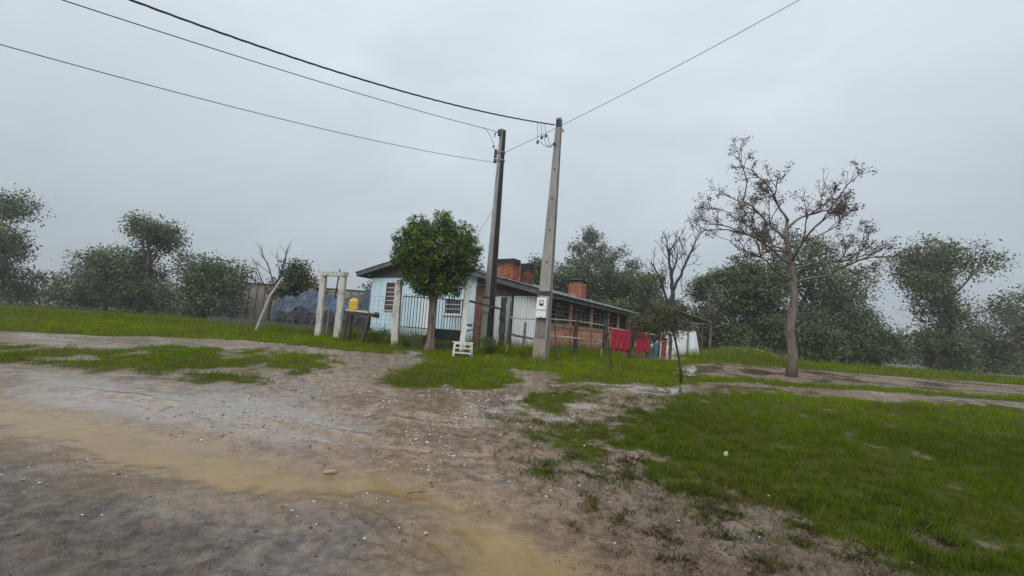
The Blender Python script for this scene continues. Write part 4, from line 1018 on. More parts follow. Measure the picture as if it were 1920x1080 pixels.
# ------------------------------------------------------------------ tarpaulin shelter on the left
def tarp():
    t = thing('tarp_shelter', 'blue tarpaulin over black plastic sheeting beside the blue house', 'shelter', (-10.5, 26.0, .88))
    n, k = 150, 40
    ridge = [(-15.6, 28.6, 2.2), (-14.6, 28.2, 2.95), (-13.7, 27.5, 2.85), (-13.1, 27.4, 3.18), (-12.4, 27.0, 3.36), (-11.8, 26.9, 3.0), (-10.9, 26.5, 3.12), (-10.3, 26.3, 2.82), (-9.7, 26.0, 3.02), (-8.8, 25.4, 3.12), (-7.85, 24.5, 3.50)]
    low = [(-15.2, 27.6, 1.1), (-14.2, 27.0, 1.9), (-13.4, 26.3, 1.7), (-12.8, 26.1, 2.2), (-12.0, 25.7, 2.1), (-11.3, 25.5, 1.7), (-10.6, 25.2, 2.1), (-10.0, 25.0, 1.75), (-9.5, 24.8, 2.1), (-8.6, 24.4, 1.9), (-7.95, 24.1, 1.75)]
    def samp(L_, u_):
        f_ = u_ * (len(L_) - 1); j = np.minimum(f_.astype(int), len(L_) - 2); w_ = (f_ - j); w_ = w_ * w_ * (3 - 2 * w_) * .6 + w_ * .4
        A = np.array(L_); return A[j] * (1 - w_)[:, None] + A[j + 1] * w_[:, None]
    u_ = np.linspace(0, 1, n); a_, b_ = samp(ridge, u_), samp(low, u_)
    V = []
    for v_ in np.linspace(0, 1, k):
        P = a_ * (1 - v_) + b_ * v_
        P[:, 2] -= .16 * math.sin(math.pi * v_) * (.5 + .5 * np.sin(u_ * 31 + v_ * 3)) + .045 * np.sin(u_ * 95 + v_ * 9 + 3 * fbm(P[:, 0], P[:, 1], .8, 2, 83)) * (.3 + v_)
        P[:, 2] += (fbm(P[:, 0] * 2.5, P[:, 1], 1.6, 3, 81) - .5) * .55 * math.sin(math.pi * min(1, .15 + v_))
        V.append(P)
    V = np.concatenate(V) - np.array([-10.5, 26.0, .88])
    ii = (np.arange(k - 1)[:, None] * n + np.arange(n - 1)[None, :]).ravel()
    Fq = np.stack([ii, ii + n, ii + n + 1, ii + 1], 1)
    o = np_mesh('blue_tarp', V, Fq, MT['bluetarp'], t, smooth=True); s = o.modifiers.new('th', 'SOLIDIFY'); s.thickness = .01
    V2 = []; k2 = 12
    for v_ in np.linspace(0, 1, k2):
        P = b_.copy(); P[:, 1] += .05 + .10 * np.sin(u_ * 75 + v_ * 3) * (.2 + v_) - .35 * v_ * fbm(P[:, 0], P[:, 1] + 3 * v_, .9, 3, 84); P[:, 2] = b_[:, 2] * (1 - v_) + .80 * v_ + .02
        V2.append(P)
    V2 = np.concatenate(V2) - np.array([-10.5, 26.0, .88])
    ii = (np.arange(k2 - 1)[:, None] * n + np.arange(n - 1)[None, :]).ravel(); Fq = np.stack([ii, ii + n, ii + n + 1, ii + 1], 1)
    o = np_mesh('black_sheet', V2, Fq, MT['blacktarp'], t, smooth=True); s = o.modifiers.new('th', 'SOLIDIFY'); s.thickness = .008
    for (x, y, h_) in ((-9.6, 25.1, 2.2), (-12.2, 26.2, 2.3)):
        MB().tube([(x + 10.5, y - 26.0 + .3, -.1), (x + 10.5, y - 26.0 + .3, h_ - .9)], .05, 6).build('prop', MT['darkwood'], t)
tarp()
o = MB().tube([(0, 0, -.1), (.35, .15, 1.5), (.7, .3, 2.35)], [.06, .055, .045], 8).build('leaning_pole', MT['palewood']); o.location = (-10.9, 18.8, gz(-10.9, 18.8)); tag(o, 'pale pole leaning at the left before the tarpaulin', 'pole')

# tan building behind
bb = thing('outbuilding', 'long tan rendered outbuilding wall behind the tarpaulin', 'building', (-16.0, 40.0, .9))
MB().box(-14, 2.9, 0, .25, -.2, 3.45).build('wall', MT['backwall'], bb)
MB().box(-14.1, 3.0, -.1, .4, 3.452, 3.54).build('coping', MT['kerb'], bb)
for i in range(24): MB().box(-14 + i * .72, -14 + i * .72 + .06, -.05, -.002, .2, 3.44).build('batten', MT['brownboard'], bb)
MB().box(-2.7, -1.9, -1.2, -.5, -.2, 4.3).build('brick_pillar', MT['render'], bb)

# ------------------------------------------------------------------ things behind the right fence
for i, (x, rz_, lb) in enumerate(((8.42, R(-6), 'left of two white framed grey panels leaning behind the sapling'), (9.32, R(-10), 'right of two white framed grey panels leaning behind the sapling'))):
    t = thing('framed_panel', lb, 'panel', (x, 23.7 + .12 * i, gz(x, 23.9)), rz_, 'framed panels leaning together')
    H_, W_ = 1.32, .98; lean = .20; sh = -.10 if i else -.05
    def PP(u_, v_, o_): return (u_ * W_ + (1 - v_) * (.08 if i else .03) + sh * v_, lean * v_ + o_, v_ * H_ + .02)
    MB().hexa([PP(0, 0, .01), PP(1, 0, .01), PP(1, 0, .03), PP(0, 0, .03), PP(0, 1, .01), PP(1, 1, .01), PP(1, 1, .03), PP(0, 1, .03)]).build('sheet', MT['greypanel'], t)
    for (u0_, v0_, u1_, v1_, w_) in ((0, .0, 0, 1, .07), (1, 0, 1, 1, .10), (0, .02, 1, .02, .05), (0, .98, 1, .98, .05)):
        MB().bar(PP(u0_, v0_, -.005), PP(u1_, v1_, -.005), .035 if u0_ != u1_ else w_, w_ if u0_ != u1_ else .035).build('frame_member', MT['white'], t)
br = thing('barrel', 'teal plastic barrel beside the red crate stack', 'barrel', (8.08, 23.8, gz(8.08, 23.8)))
n = 16; prof = [(.13, 0), (.15, .05), (.155, .2), (.165, .22), (.155, .24), (.155, .42), (.165, .44), (.155, .46), (.15, .58), (.13, .62), (0.02, .62)]
vs_ = [(r_ * math.cos(2 * math.pi * i / n), r_ * math.sin(2 * math.pi * i / n), z_) for (r_, z_) in prof for i in range(n)]
fs = [(j * n + i, j * n + (i + 1) % n, (j + 1) * n + (i + 1) % n, (j + 1) * n + i) for j in range(len(prof) - 1) for i in range(n)]
MB().add(vs_, fs).build('body', MT['teal'], br, smooth=False)
MB().tube([(.07, 0, .62), (.07, 0, .65)], .03, 8).build('cap', MT['teal'], br)
for i in range(3):
    lbs = ['lowest', 'middle', 'topmost']
    t = thing('red_crate', lbs[i] + ' of three stacked red crates beside the teal barrel', 'crate', (8.40, 23.75, gz(8.40, 23.75) + .31 * i), R(5 * i), 'stacked red crates')
    for z_ in (.0, .10, .20):
        f = MB()
        for (x0, x1, y0_, y1_) in ((-.15, .15, -.15, -.13), (-.15, .15, .13, .15), (-.15, -.13, -.13, .13), (.13, .15, -.13, .13)): f.box(x0, x1, y0_, y1_, z_ + .01, z_ + .085)
        f.build('slat_ring', MT['red'], t)
    for (x, y) in ((-.145, -.145), (.145, -.145), (.145, .145), (-.145, .145)): MB().box(x - .02, x + .02, y - .02, y + .02, 0, .30).build('corner', MT['whitepost'] if x * y > 0 else MT['red'], t)
    MB().box(-.13, .13, -.13, .13, .005, .02).build('base', MT['red'], t)
sh = thing('lean_to', 'open timber lean-to with sagging roof behind the sapling', 'shed', (10.0, 27.0, .9))
for (x, y, h_) in ((2.0, 0, 2.05), (-.3, 0, 2.68), (2.1, 3, 2.05), (-.3, 3, 2.68), (.8, 0, 2.38)):
    MB().tube([(x, y, -.1), (x + .03, y, h_)], [.05, .045], 7).build('post', MT['brownwood'], sh)
for y in (0, 3): MB().bar((-.6, y, 2.80), (2.3, y, 2.06), .07, .09).build('beam', MT['brownwood'], sh)
MB().bar((-.4, -.1, 2.15), (2.05, -.1, 1.95), .05, .06).build('beam', MT['greywood'], sh)
for i in range(2, 5):
    x0 = -2.7 + i * 1.02; z0 = 3.47 - (x0 + 2.7) * .265; x1 = x0 + 1.06; z1 = z0 - 1.06 * .265
    MB().hexa([(x0, -.3, z0), (x1, -.3, z1), (x1, 3.3, z1), (x0, 3.3, z0), (x0, -.3, z0 + .03), (x1, -.3, z1 + .03), (x1, 3.3, z1 + .03), (x0, 3.3, z0 + .03)]).build('roof_sheet', MT['roofsheet'], sh)
o = rough_post('fence_post', (0, 0, -.1), (.02, 0, 1.35), .09, .09, .08, .08, MT['greywood'], seed=77); o.location = (9.68, 23.5, gz(9.68, 23.5)); tag(o, 'grey post standing in front of the white framed panels', 'post')

# ------------------------------------------------------------------ trees
def leaves(name, centers, radii, n, size, palette, parent, mat_=None, clump=None, aspect=.5, droop=0.0, seed=0, shell=.55, per=26, spread=.16, org=(0, 0, 0), tone=.3):
    """leaf faces gathered in twig-sized clumps through the volume of several lobes"""
    rg = np.random.default_rng(seed); C_ = np.array(centers, float); Rd = np.array(radii, float)
    if Rd.ndim == 1: Rd = np.repeat(Rd[:, None], 3, 1)
    vol = Rd.prod(1) ** (2 / 3); nc = max(4, n // per)
    lob = rg.choice(len(C_), nc, p=vol / vol.sum())
    d = rg.normal(size=(nc, 3)); d /= np.linalg.norm(d, axis=1)[:, None]
    rr = np.where(rg.random(nc) < shell, rg.uniform(.82, 1.06, nc), rg.random(nc) ** .5)
    cc_ = C_[lob] + d * Rd[lob] * rr[:, None]
    ci = np.repeat(np.arange(nc), per); m = len(ci)
    sp = spread * (.6 + .8 * rg.random(nc))
    P = cc_[ci] + rg.normal(size=(m, 3)) * sp[ci][:, None] * np.array([1, 1, .75])
    P[:, 2] -= droop * rg.random(m)
    nrm = d[ci] * .6 + rg.normal(size=(m, 3)) * .75 + np.array([0, 0, .45]); nrm /= np.linalg.norm(nrm, axis=1)[:, None]
    tx = np.cross(nrm, rg.normal(size=(m, 3))); tx /= np.linalg.norm(tx, axis=1)[:, None]; ty = np.cross(nrm, tx)
    s = size * rg.uniform(.6, 1.35, m)[:, None]
    a_ = P + tx * s; b_ = P + ty * s * aspect + nrm * s * .12; c_ = P - tx * s; e_ = P - ty * s * aspect + nrm * s * .12
    V = np.stack([a_, b_, c_, e_], 1).reshape(-1, 3) - np.array(org)
    Fq = np.arange(m * 4).reshape(-1, 4)
    pal = np.array(palette); k = rg.choice(len(pal), nc)
    col = pal[k][ci] * (rg.uniform(1 - tone, 1 + tone, nc)[ci] * rg.uniform(.8, 1.2, m))[:, None]
    return np_mesh(name, V, Fq, mat_ or MT['leaf'], parent, col=np.repeat(col, 4, 0))
def branch(mb, p, d, L_, r_, depth, rnd, spread=.6, n=5, kids=3, grav=0.0, ratio=.68, wob=.16, tips=None, minr=.006):
    pts = [Vector(p)]; dd = Vector(d).normalized()
    for i in range(n):
        dd = (dd + Vector((rnd.uniform(-wob, wob), rnd.uniform(-wob, wob), rnd.uniform(-wob, wob) + grav))).normalized()
        pts.append(pts[-1] + dd * (L_ / n))
    r1 = max(minr, r_ * .5)
    mb.tube(pts, [r_ + (r1 - r_) * i / n for i in range(n + 1)], 7 if r_ > .05 else 5)
    if tips is not None and depth <= 1: tips.append(tuple(pts[-1]))
    if depth <= 0: return
    for k in range(kids):
        f_ = rnd.uniform(.35, 1.0); j = min(n, int(f_ * n) + 1); q_ = pts[j]
        ax = Vector((rnd.uniform(-1, 1), rnd.uniform(-1, 1), rnd.uniform(-.2, .8)))
        nd = (dd + ax.normalized() * spread * rnd.uniform(.7, 1.4)).normalized()
        branch(mb, q_, nd, L_ * ratio * rnd.uniform(.7, 1.15), max(minr, r_ * .55), depth - 1, rnd, spread, n, kids, grav, ratio, wob, tips, minr)

# round clipped tree in front of the house
b0 = Vector((-2.62, 14.78, gz(-2.62, 14.78)))
tr = thing('round_tree', 'round dense green tree with pale ribbed trunk before the bar gate', 'tree', b0)
mb = MB(); rnd = random.Random(4)
for i in range(7):
    an = i / 7 * 6.283; rr_ = .125 if i else 0
    p = [Vector((rr_ * 1.35 * math.cos(an), rr_ * math.sin(an) * 1.2, -.08)), Vector((rr_ * .8 * math.cos(an + .2), rr_ * .8 * math.sin(an + .2), .35)), Vector((-.02 + rr_ * .62 * math.cos(an + .5), rr_ * .62 * math.sin(an + .5), 1.0)), Vector((-.05 + rr_ * .75 * math.cos(an + .8), rr_ * .75 * math.sin(an + .8), 1.7)), Vector((-.07 + rr_ * 1.9 * math.cos(an + 1.0), rr_ * 1.9 * math.sin(an + 1.0), 2.2)), Vector((-.05 + rr_ * 4.5 * math.cos(an + 1.1), rr_ * 4.5 * math.sin(an + 1.1), 3.0))]
    q_ = []
    for k in range(len(p) - 1):
        for s in range(3): q_.append(p[k].lerp(p[k + 1], s / 3) + Vector((rnd.uniform(-.012, .012), rnd.uniform(-.012, .012), 0)))
    q_.append(p[-1]); m_ = len(q_)
    mb.tube(q_, [(.062 if i else .10) * (1.25 - .75 * k / m_) * rnd.uniform(.9, 1.1) for k in range(m_)], 9)
mb.build('trunk', MT['bark_pale'], tr, smooth=True)
ctr = []; rad = []
cx, cy, cz = -2.68, 15.0, 4.02
for i in range(64):
    zz_ = 1 - 2 * (i + .5) / 64; an = i * 2.39996 + random.uniform(-.25, .25); v_ = (math.sqrt(1 - zz_ * zz_) * math.cos(an), math.sqrt(1 - zz_ * zz_) * math.sin(an), zz_)
    k = (1 - (.16 if v_[2] < -.3 else 0)) * random.uniform(.94, 1.09)
    ctr.append((cx + v_[0] * 1.17 * k, cy + v_[1] * 1.12 * k, cz + v_[2] * 1.0 * random.uniform(.94, 1.08))); rad.append(random.uniform(.24, .46))
ctr.append((cx, cy, cz)); rad.append(.9)
for i in range(16):
    a_ = i / 16 * 6.283; k = .35 + .65 * (i % 3) / 2
    ctr.append((cx + .95 * k * math.cos(a_), cy + .95 * k * math.sin(a_), 3.05 - .12 * (i % 2) + .12 * (k > .8))); rad.append(.34)
PAL = [(.082, .142, .026), (.118, .19, .030), (.05, .092, .022), (.16, .23, .04), (.07, .118, .034)]
leaves('crown', ctr, rad, 56000, .040, PAL, tr, seed=1, per=26, spread=.07, org=b0, shell=.75, tone=.5)
sp = [(cx + 1.50 * math.cos(a_) * math.cos(e_), cy + 1.46 * math.sin(a_) * math.cos(e_), cz + 1.42 * math.sin(e_)) for a_, e_ in [(random.uniform(0, 6.28), random.uniform(-.35, 1.45)) for _ in range(60)]]
leaves('sprigs', sp, [.16] * len(sp), 4600, .036, PAL, tr, seed=2, per=10, spread=.05, org=b0)

# dead tree
b0 = Vector((11.25, 30.0, .85))
tr = thing('dead_tree', 'leafless dead tree with broken limbs against the sky', 'tree', b0)
mb = MB(); rnd = random.Random(12)
def limb(pts, r0_, r1_, twigs=0, L_=1.2, seed=1):
    rr = random.Random(seed); pts = [Vector(p) - b0 for p in pts]; n = len(pts) - 1
    fine = []
    for i in range(n):
        for s in range(4): fine.append(pts[i].lerp(pts[i + 1], s / 4) + Vector((rr.uniform(-.05, .05), rr.uniform(-.05, .05), rr.uniform(-.03, .03))))
    fine.append(pts[-1]); m_ = len(fine) - 1
    mb.tube(fine, [.78 * (r0_ + (r1_ - r0_) * i / m_) for i in range(m_ + 1)], 8)
    for k in range(twigs):
        j = rr.randint(int(m_ * .3), m_); dv = (fine[j] - fine[max(0, j - 2)]).normalized()
        nd = dv * .45 + Vector((rr.uniform(-1, 1), rr.uniform(-.8, .8), rr.uniform(-.1, .9)))
        branch(mb, fine[j], nd, L_ * rr.uniform(.6, 1.2), max(.016, r1_ * .5), 2, rr, .8, 4, 3, .04, .62, .22, None, .009)
limb([(11.25, 30, .7), (11.30, 30, 2.4), (11.28, 30, 4.2), (11.22, 30, 5.2)], .27, .19)
limb([(11.22, 30, 5.2), (11.05, 30, 6.4), (10.95, 30.1, 7.4), (10.78, 30, 8.1)], .18, .07, 12, 1.05, 2)
limb([(11.22, 30, 5.2), (11.75, 30, 6.3), (12.2, 29.9, 7.6), (12.65, 29.9, 8.7)], .15, .05, 11, 1.0, 3)
limb([(12.65, 29.9, 8.7), (13.05, 29.9, 9.4), (13.6, 29.8, 10.0)], .05, .02, 4, .7, 4)
limb([(11.27, 30, 3.4), (10.75, 30, 4.7), (10.3, 30, 6.0), (9.6, 30, 7.1)], .14, .06, 6, 1.3, 5)
limb([(11.1, 30, 6.2), (11.35, 30, 7.2), (11.5, 30, 8.0)], .10, .04, 6, .9, 6)
limb([(11.3, 30, 4.3), (11.9, 30, 4.7), (12.3, 30, 5.05), (13.6, 30, 5.0)], .06, .02, 4, .9, 7)
limb([(10.8, 30, 4.7), (10.2, 30, 4.65), (9.6, 30, 4.1)], .05, .02, 3, .9, 8)
mb.build('trunk', MT['deadwood'], tr, smooth=True)

def bg_tree(name, label, base, h_, lobes, n, size, pal, seed, group, trunk_r=.2, per=22, spread=.5, shell=.6, bark='bark', aspect=.5, limbs=6):
    b0 = Vector((base[0], base[1], gz(base[0], base[1]) if base[1] < 60 else .92))
    t = thing(name, label, 'tree', b0, group=group)
    rnd = random.Random(seed); mb = MB()
    top = Vector((rnd.uniform(-.3, .3), 0, h_ * .8))
    mb.tube([Vector((0, 0, -.2)), Vector((0, 0, h_ * .2)), Vector((rnd.uniform(-.2, .2), 0, h_ * .5)), top], [trunk_r, trunk_r * .85, trunk_r * .6, trunk_r * .25], 8)
    for (c, r_) in zip(lobes[0], lobes[1]):
        z_ = h_ * rnd.uniform(.3, .6); mb.tube([Vector((0, 0, z_)), Vector(c) * .55 + Vector((0, 0, z_ * .42)), Vector(c)], [trunk_r * .4, trunk_r * .25, .02], 5)
    mb.build('trunk', MT[bark], t, smooth=True)
    leaves('crown', [(b0.x + c[0], b0.y + c[1], b0.z + c[2]) for c in lobes[0]], lobes[1], n, size, pal, t, seed=seed, per=per, spread=spread, shell=shell, aspect=aspect, org=b0)
    return t
def lob(rnd, n, rx, ry, z0, z1, r0_, r1_):
    cs, rs = [], []
    for i in range(n):
        u_ = rnd.random(); a_ = rnd.uniform(0, 6.28); taper = math.sin(math.pi * (.18 + .74 * u_)) ** .6
        k = math.sqrt(rnd.random()); cs.append((rx * k * math.cos(a_) * taper, ry * k * math.sin(a_) * taper, z0 + (z1 - z0) * u_)); rs.append(rnd.uniform(r0_, r1_))
    return cs, rs
G1 = 'trees behind the brick wing'
DK = [(.088, .120, .054), (.110, .146, .064), (.066, .094, .046), (.138, .168, .072)]
GY = [(.13, .15, .105), (.155, .17, .125), (.11, .125, .09)]
LT = [(.085, .125, .032), (.10, .14, .04), (.07, .105, .03)]
r_ = random.Random(21)
bg_tree('eucalyptus_tree', 'tall airy grey-green eucalyptus rising above the other trees', (8.3, 48), 13.6, lob(r_, 13, 2.3, 2, 8.4, 12.7, .5, .9), 3600, .17, GY, 31, G1, .2, 18, .32, .7, 'bark_pale', .35)
bg_tree('eucalyptus_tree', 'slender sparse eucalyptus right of the tallest one', (11.2, 47), 11.4, lob(r_, 9, 1.6, 1.4, 6.8, 10.6, .45, .75), 1700, .17, GY, 32, G1, .14, 18, .32, .7, 'bark_pale', .35)
bg_tree('eucalyptus_tree', 'thin wispy eucalyptus beside the dead tree', (12.9, 45), 9.6, lob(r_, 7, 1.3, 1.2, 5.8, 9.0, .4, .65), 1000, .16, GY, 33, G1, .12, 18, .3, .7, 'bark_pale', .35)
mass = [((2.1, 40), 8.6, 2.0, 'light green tree peeping between chimney and pale pole', LT), ((4.6, 41), 7.6, 2.2, 'dark tree just right of the pale utility pole', DK), ((7.2, 42), 8.4, 2.4, 'dark dense tree behind the capped chimney', DK), ((9.9, 41), 8.0, 2.4, 'dark dense tree below the slender eucalyptus', DK),
        ((12.3, 40), 7.6, 2.2, 'dark dense tree just left of the dead tree', DK), ((13.6, 37), 4.6, 1.7, 'low dark tree at the foot of the dead tree', DK)]
for i, (b, h_, rw_, lb, pal) in enumerate(mass):
    bg_tree('broadleaf_tree', lb, b, h_, lob(r_, 16, rw_, rw_ * .8, 1.4, h_ - .9, .7, 1.15), 14000, .11, pal, 50 + i, G1, .2, 24, .34, .5)
bg_tree('broadleaf_tree', 'bright green bush showing above the wing roof', (7.6, 33), 4.6, lob(r_, 12, 1.9, 1.2, 1.2, 3.9, .6, .95), 7000, .11, [(.09, .13, .025), (.075, .11, .025), (.11, .145, .035)], 60, G1, .12, 24, .24, .5)
# trees at the right edge and beyond
G2 = 'trees along the right'
bg_tree('broadleaf_tree', 'leafy green tree right of the dead tree', (16.0, 34), 7.2, lob(r_, 15, 1.9, 1.6, 2.4, 6.4, .6, 1.0), 13000, .105, DK + LT[:1], 70, G2, .2, 24, .3, .5)
bg_tree('broadleaf_tree', 'dense dark tree at the right behind the earth heap', (19.0, 33.5), 8.2, lob(r_, 18, 2.3, 1.8, 1.2, 7.2, .8, 1.2), 17000, .115, DK, 71, G2, .22, 24, .33, .5)
bg_tree('broadleaf_tree', 'half bare grey tree in front of the leafy right tree', (14.6, 31.5), 5.2, lob(r_, 9, 1.1, .9, 2.0, 4.6, .4, .6), 1500, .09, GY, 72, G2, .12, 16, .25, .7)
far = [((24.5, 35), 11.0, 2.8, 'tall broad dark tree right of the earth heap'), ((30.0, 39), 7.0, 2.6, 'lower dark tree further right of the earth heap'), ((37, 36), 11.5, 3.0, 'dark tree towards the far right'), ((47, 40), 8.0, 3.2, 'dark tree at the far right end')]
for i, (b, h_, rw_, lb) in enumerate(far):
    bg_tree('broadleaf_tree', lb, b, h_, lob(r_, 20, rw_ * 1.25, rw_, .8, h_ - 1, .9, 1.5), 19000, .115, DK, 80 + i, G2, .25, 24, .4, .5)
# left
G3 = 'trees at the left'
bg_tree('broadleaf_tree', 'bluish dark tree between outbuilding and house eave', (-14.2, 46), 6.4, lob(r_, 10, 1.5, 1.2, 2.4, 5.6, .5, .8), 4500, .14, [(.045, .06, .045), (.06, .075, .055)], 90, G3, .14, 20, .3, .5)
bg_tree('broadleaf_tree', 'light green bush left above the tarpaulin', (-15.6, 31), 4.9, lob(r_, 11, 1.5, 1.0, 1.8, 4.4, .5, .8), 6000, .10, [(.07, .10, .035), (.055, .085, .03)], 91, G3, .12, 22, .22, .5)
lft = [((-24, 35), 5.0, 2.2, 'dark tree left of the tarpaulin'), ((-31.5, 37), 8.6, 2.4, 'broad tree further left of the tarpaulin'), ((-39, 42), 6.2, 3.0, 'dark tree near the far left'), ((-46, 38), 9.8, 2.8, 'dark tree at the far left end')]
for i, (b, h_, rw_, lb) in enumerate(lft):
    bg_tree('broadleaf_tree', lb, b, h_, lob(r_, 20, rw_ * 1.3, rw_, .7, h_ - 1, .8, 1.4), 17000, .115, DK, 95 + i, G3, .2, 24, .4, .5)
b0 = Vector((-16.4, 29.5, .9)); tr = thing('bare_tree', 'small leafless tree poking up at the left behind the tarpaulin', 'tree', b0)
mb = MB(); branch(mb, (0, 0, -.1), (.05, 0, 1), 3.2, .09, 3, random.Random(8), .55, 5, 4, .03, .6); mb.build('trunk', MT['deadwood'], tr, smooth=True)

# far wood closing the horizon: reads as one mass
rw_ = np.random.default_rng(77); cs, rs = [], []
for i in range(230):
    a_ = rw_.uniform(-1.15, 1.15); dd = rw_.uniform(75, 130)
    h_ = rw_.uniform(1.2, 3.6) * (dd / 100); cs.append((dd * math.sin(a_), dd * math.cos(a_), .9 + h_ * .8)); rs.append((rw_.uniform(3, 7), rw_.uniform(2, 4), h_))
wood = leaves('distant_wood', cs, rs, 42000, .42, DK, None, seed=78, per=30, spread=.9, shell=.5)
tag(wood, 'far low wood closing the horizon in the haze', 'wood', kind='stuff')
# undergrowth below the right hand trees
for i, (x, y, h_, lb) in enumerate(((15.0, 32.5, 2.6, 'low green thicket right of the lean-to'), (18.4, 31.2, 3.0, 'taller thicket behind the earth heap'), (22.5, 31.5, 2.8, 'thicket right of the earth heap'), (27.5, 32.5, 3.0, 'thicket below the tall dark right trees'), (34.0, 34.0, 3.0, 'thicket towards the far right'))):
    bg_tree('thicket', lb, (x, y), h_, lob(r_, 14, 2.0, 1.0, .5, h_ - .5, .6, .9), 9000, .10, DK + LT[:1], 300 + i, 'thickets below the right trees', .05, 22, .26, .5)

# red-leaved tree reaching in from the right
b0 = Vector((9.5, 14.6, gz(9.5, 14.6)))
tr = thing('red_leaf_tree', 'sparse tree with dull red leaves reaching in from the right', 'tree', b0)
mb = MB(); tips = []; rnd = random.Random(19)
tk = [(0, 0, -.1), (.06, 0, .7), (-.04, .03, 1.5), (.10, -.02, 2.7), (.02, .05, 3.8), (-.18, .0, 4.6), (-.12, .05, 5.4)]
mb.tube(tk, [.20, .15, .135, .12, .10, .075, .05], 9)
for (a_, e_, L_, z_, x_) in ((3.15, .50, 2.2, 3.1, .0), (3.0, .75, 2.1, 3.9, -.18), (3.4, .30, 1.7, 2.6, .06), (.3, .6, 1.9, 2.9, .05), (1.4, .8, 1.6, 3.5, -.1), (4.6, .7, 1.7, 3.2, 0), (2.9, 1.1, 1.5, 4.6, -.12), (5.7, .5, 1.7, 2.4, .1), (0.2, .9, 1.5, 4.3, -.15), (3.1, .15, 1.2, 3.5, -.1)):
    branch(mb, (x_, 0, z_ + .7), (math.cos(a_) * math.cos(e_), math.sin(a_) * math.cos(e_), math.sin(e_)), L_, .048, 3, rnd, .7, 6, 4, .0, .6, .26, tips, .005)
mb.build('trunk', MT['bark'], tr, smooth=True)
tp = [(b0.x + p[0], b0.y + p[1], b0.z + p[2]) for p in tips]
leaves('crown', tp, [.08] * len(tp), 9000, .034, [(.10, .05, .055), (.13, .06, .06), (.07, .055, .045), (.09, .08, .05)], tr, seed=16, per=8, spread=.06, org=b0)

# sapling in the foreground
b0 = Vector((4.47, 11.16, gz(4.47, 11.16)))
tr = thing('sapling', 'leaning young tree with drooping olive-brown crown by the puddle', 'tree', b0)
mb = MB(); tips = []; rnd = random.Random(33)
mb.tube([(0, 0, -.1), (-.03, 0, .3), (-.10, .02, .7), (-.20, .03, 1.15), (-.24, .05, 1.6)], [.042, .036, .03, .027, .024], 8)
for (a_, e_, L_, z_) in ((3.1, .35, 1.0, 1.25), (3.3, .05, .95, 1.3), (2.7, .6, .9, 1.4), (0.1, .5, .55, 1.3), (1.6, .6, .5, 1.35), (4.7, .5, .5, 1.35), (3.0, .9, .8, 1.5), (3.2, -.15, .8, 1.2)):
    branch(mb, (-.20, .03, z_), (math.cos(a_) * math.cos(e_), math.sin(a_) * math.cos(e_), math.sin(e_)), L_, .014, 2, rnd, .6, 4, 4, -.04, .6, .2, tips, .004)
mb.build('trunk', MT['darkwood'], tr, smooth=True)
lc = [(3.50, 11.25, 2.02), (3.72, 11.3, 2.22), (3.95, 11.25, 2.28), (4.2, 11.3, 2.12), (3.62, 11.1, 2.02), (3.95, 11.15, 1.92), (4.25, 11.2, 1.86), (4.42, 11.25, 2.0), (3.85, 11.35, 2.05), (3.38, 11.3, 1.98), (3.82, 11.3, 2.42), (4.05, 11.3, 2.40), (4.05, 11.2, 1.76), (3.30, 11.25, 2.08), (4.2, 11.25, 2.3)]
leaves('crown', lc, [(.22, .26, .19)] * len(lc), 5600, .03, [(.10, .105, .045), (.115, .115, .055), (.085, .095, .038), (.13, .11, .065)], tr, seed=34, per=14, spread=.09, aspect=.4, droop=.12, org=b0)

# weeds along the kerb and posts
wl = ['weed clump at the kerb wall left of the mossy post', 'weed clump at the foot of the dark utility pole', 'weed clump between stool and black wooden post', 'weed clump at the foot of the mossy post', 'bare twiggy weed by the white boarded wall']
for i, (x, y, h_) in enumerate(((-4.55, 15.5, .55), (-.6, 15.9, .5), (-.7, 14.6, .42), (-3.6, 15.3, .3), (.38, 15.6, .55))):
    b0 = Vector((x, y, gz(x, y))); t = thing('weed', wl[i], 'plant', b0, group='weeds along the fence')
    mb = MB(); rnd = random.Random(200 + i); tips = []
    for k in range(6): branch(mb, (rnd.uniform(-.1, .1), rnd.uniform(-.1, .1), -.02), (rnd.uniform(-.5, .5), rnd.uniform(-.5, .5), 1), h_ * rnd.uniform(.6, 1.1), .006, 1, rnd, .6, 4, 3, 0, .5, .2, tips, .003)
    mb.build('stem', MT['brownwood'], t)
    if i < 4: leaves('foliage', [(x + p[0], y + p[1], b0.z + p[2] * .8) for p in tips], [.09] * len(tips), 700, .03, [(.05, .09, .02), (.07, .12, .03)], t, seed=210 + i, per=10, spread=.06, org=b0)

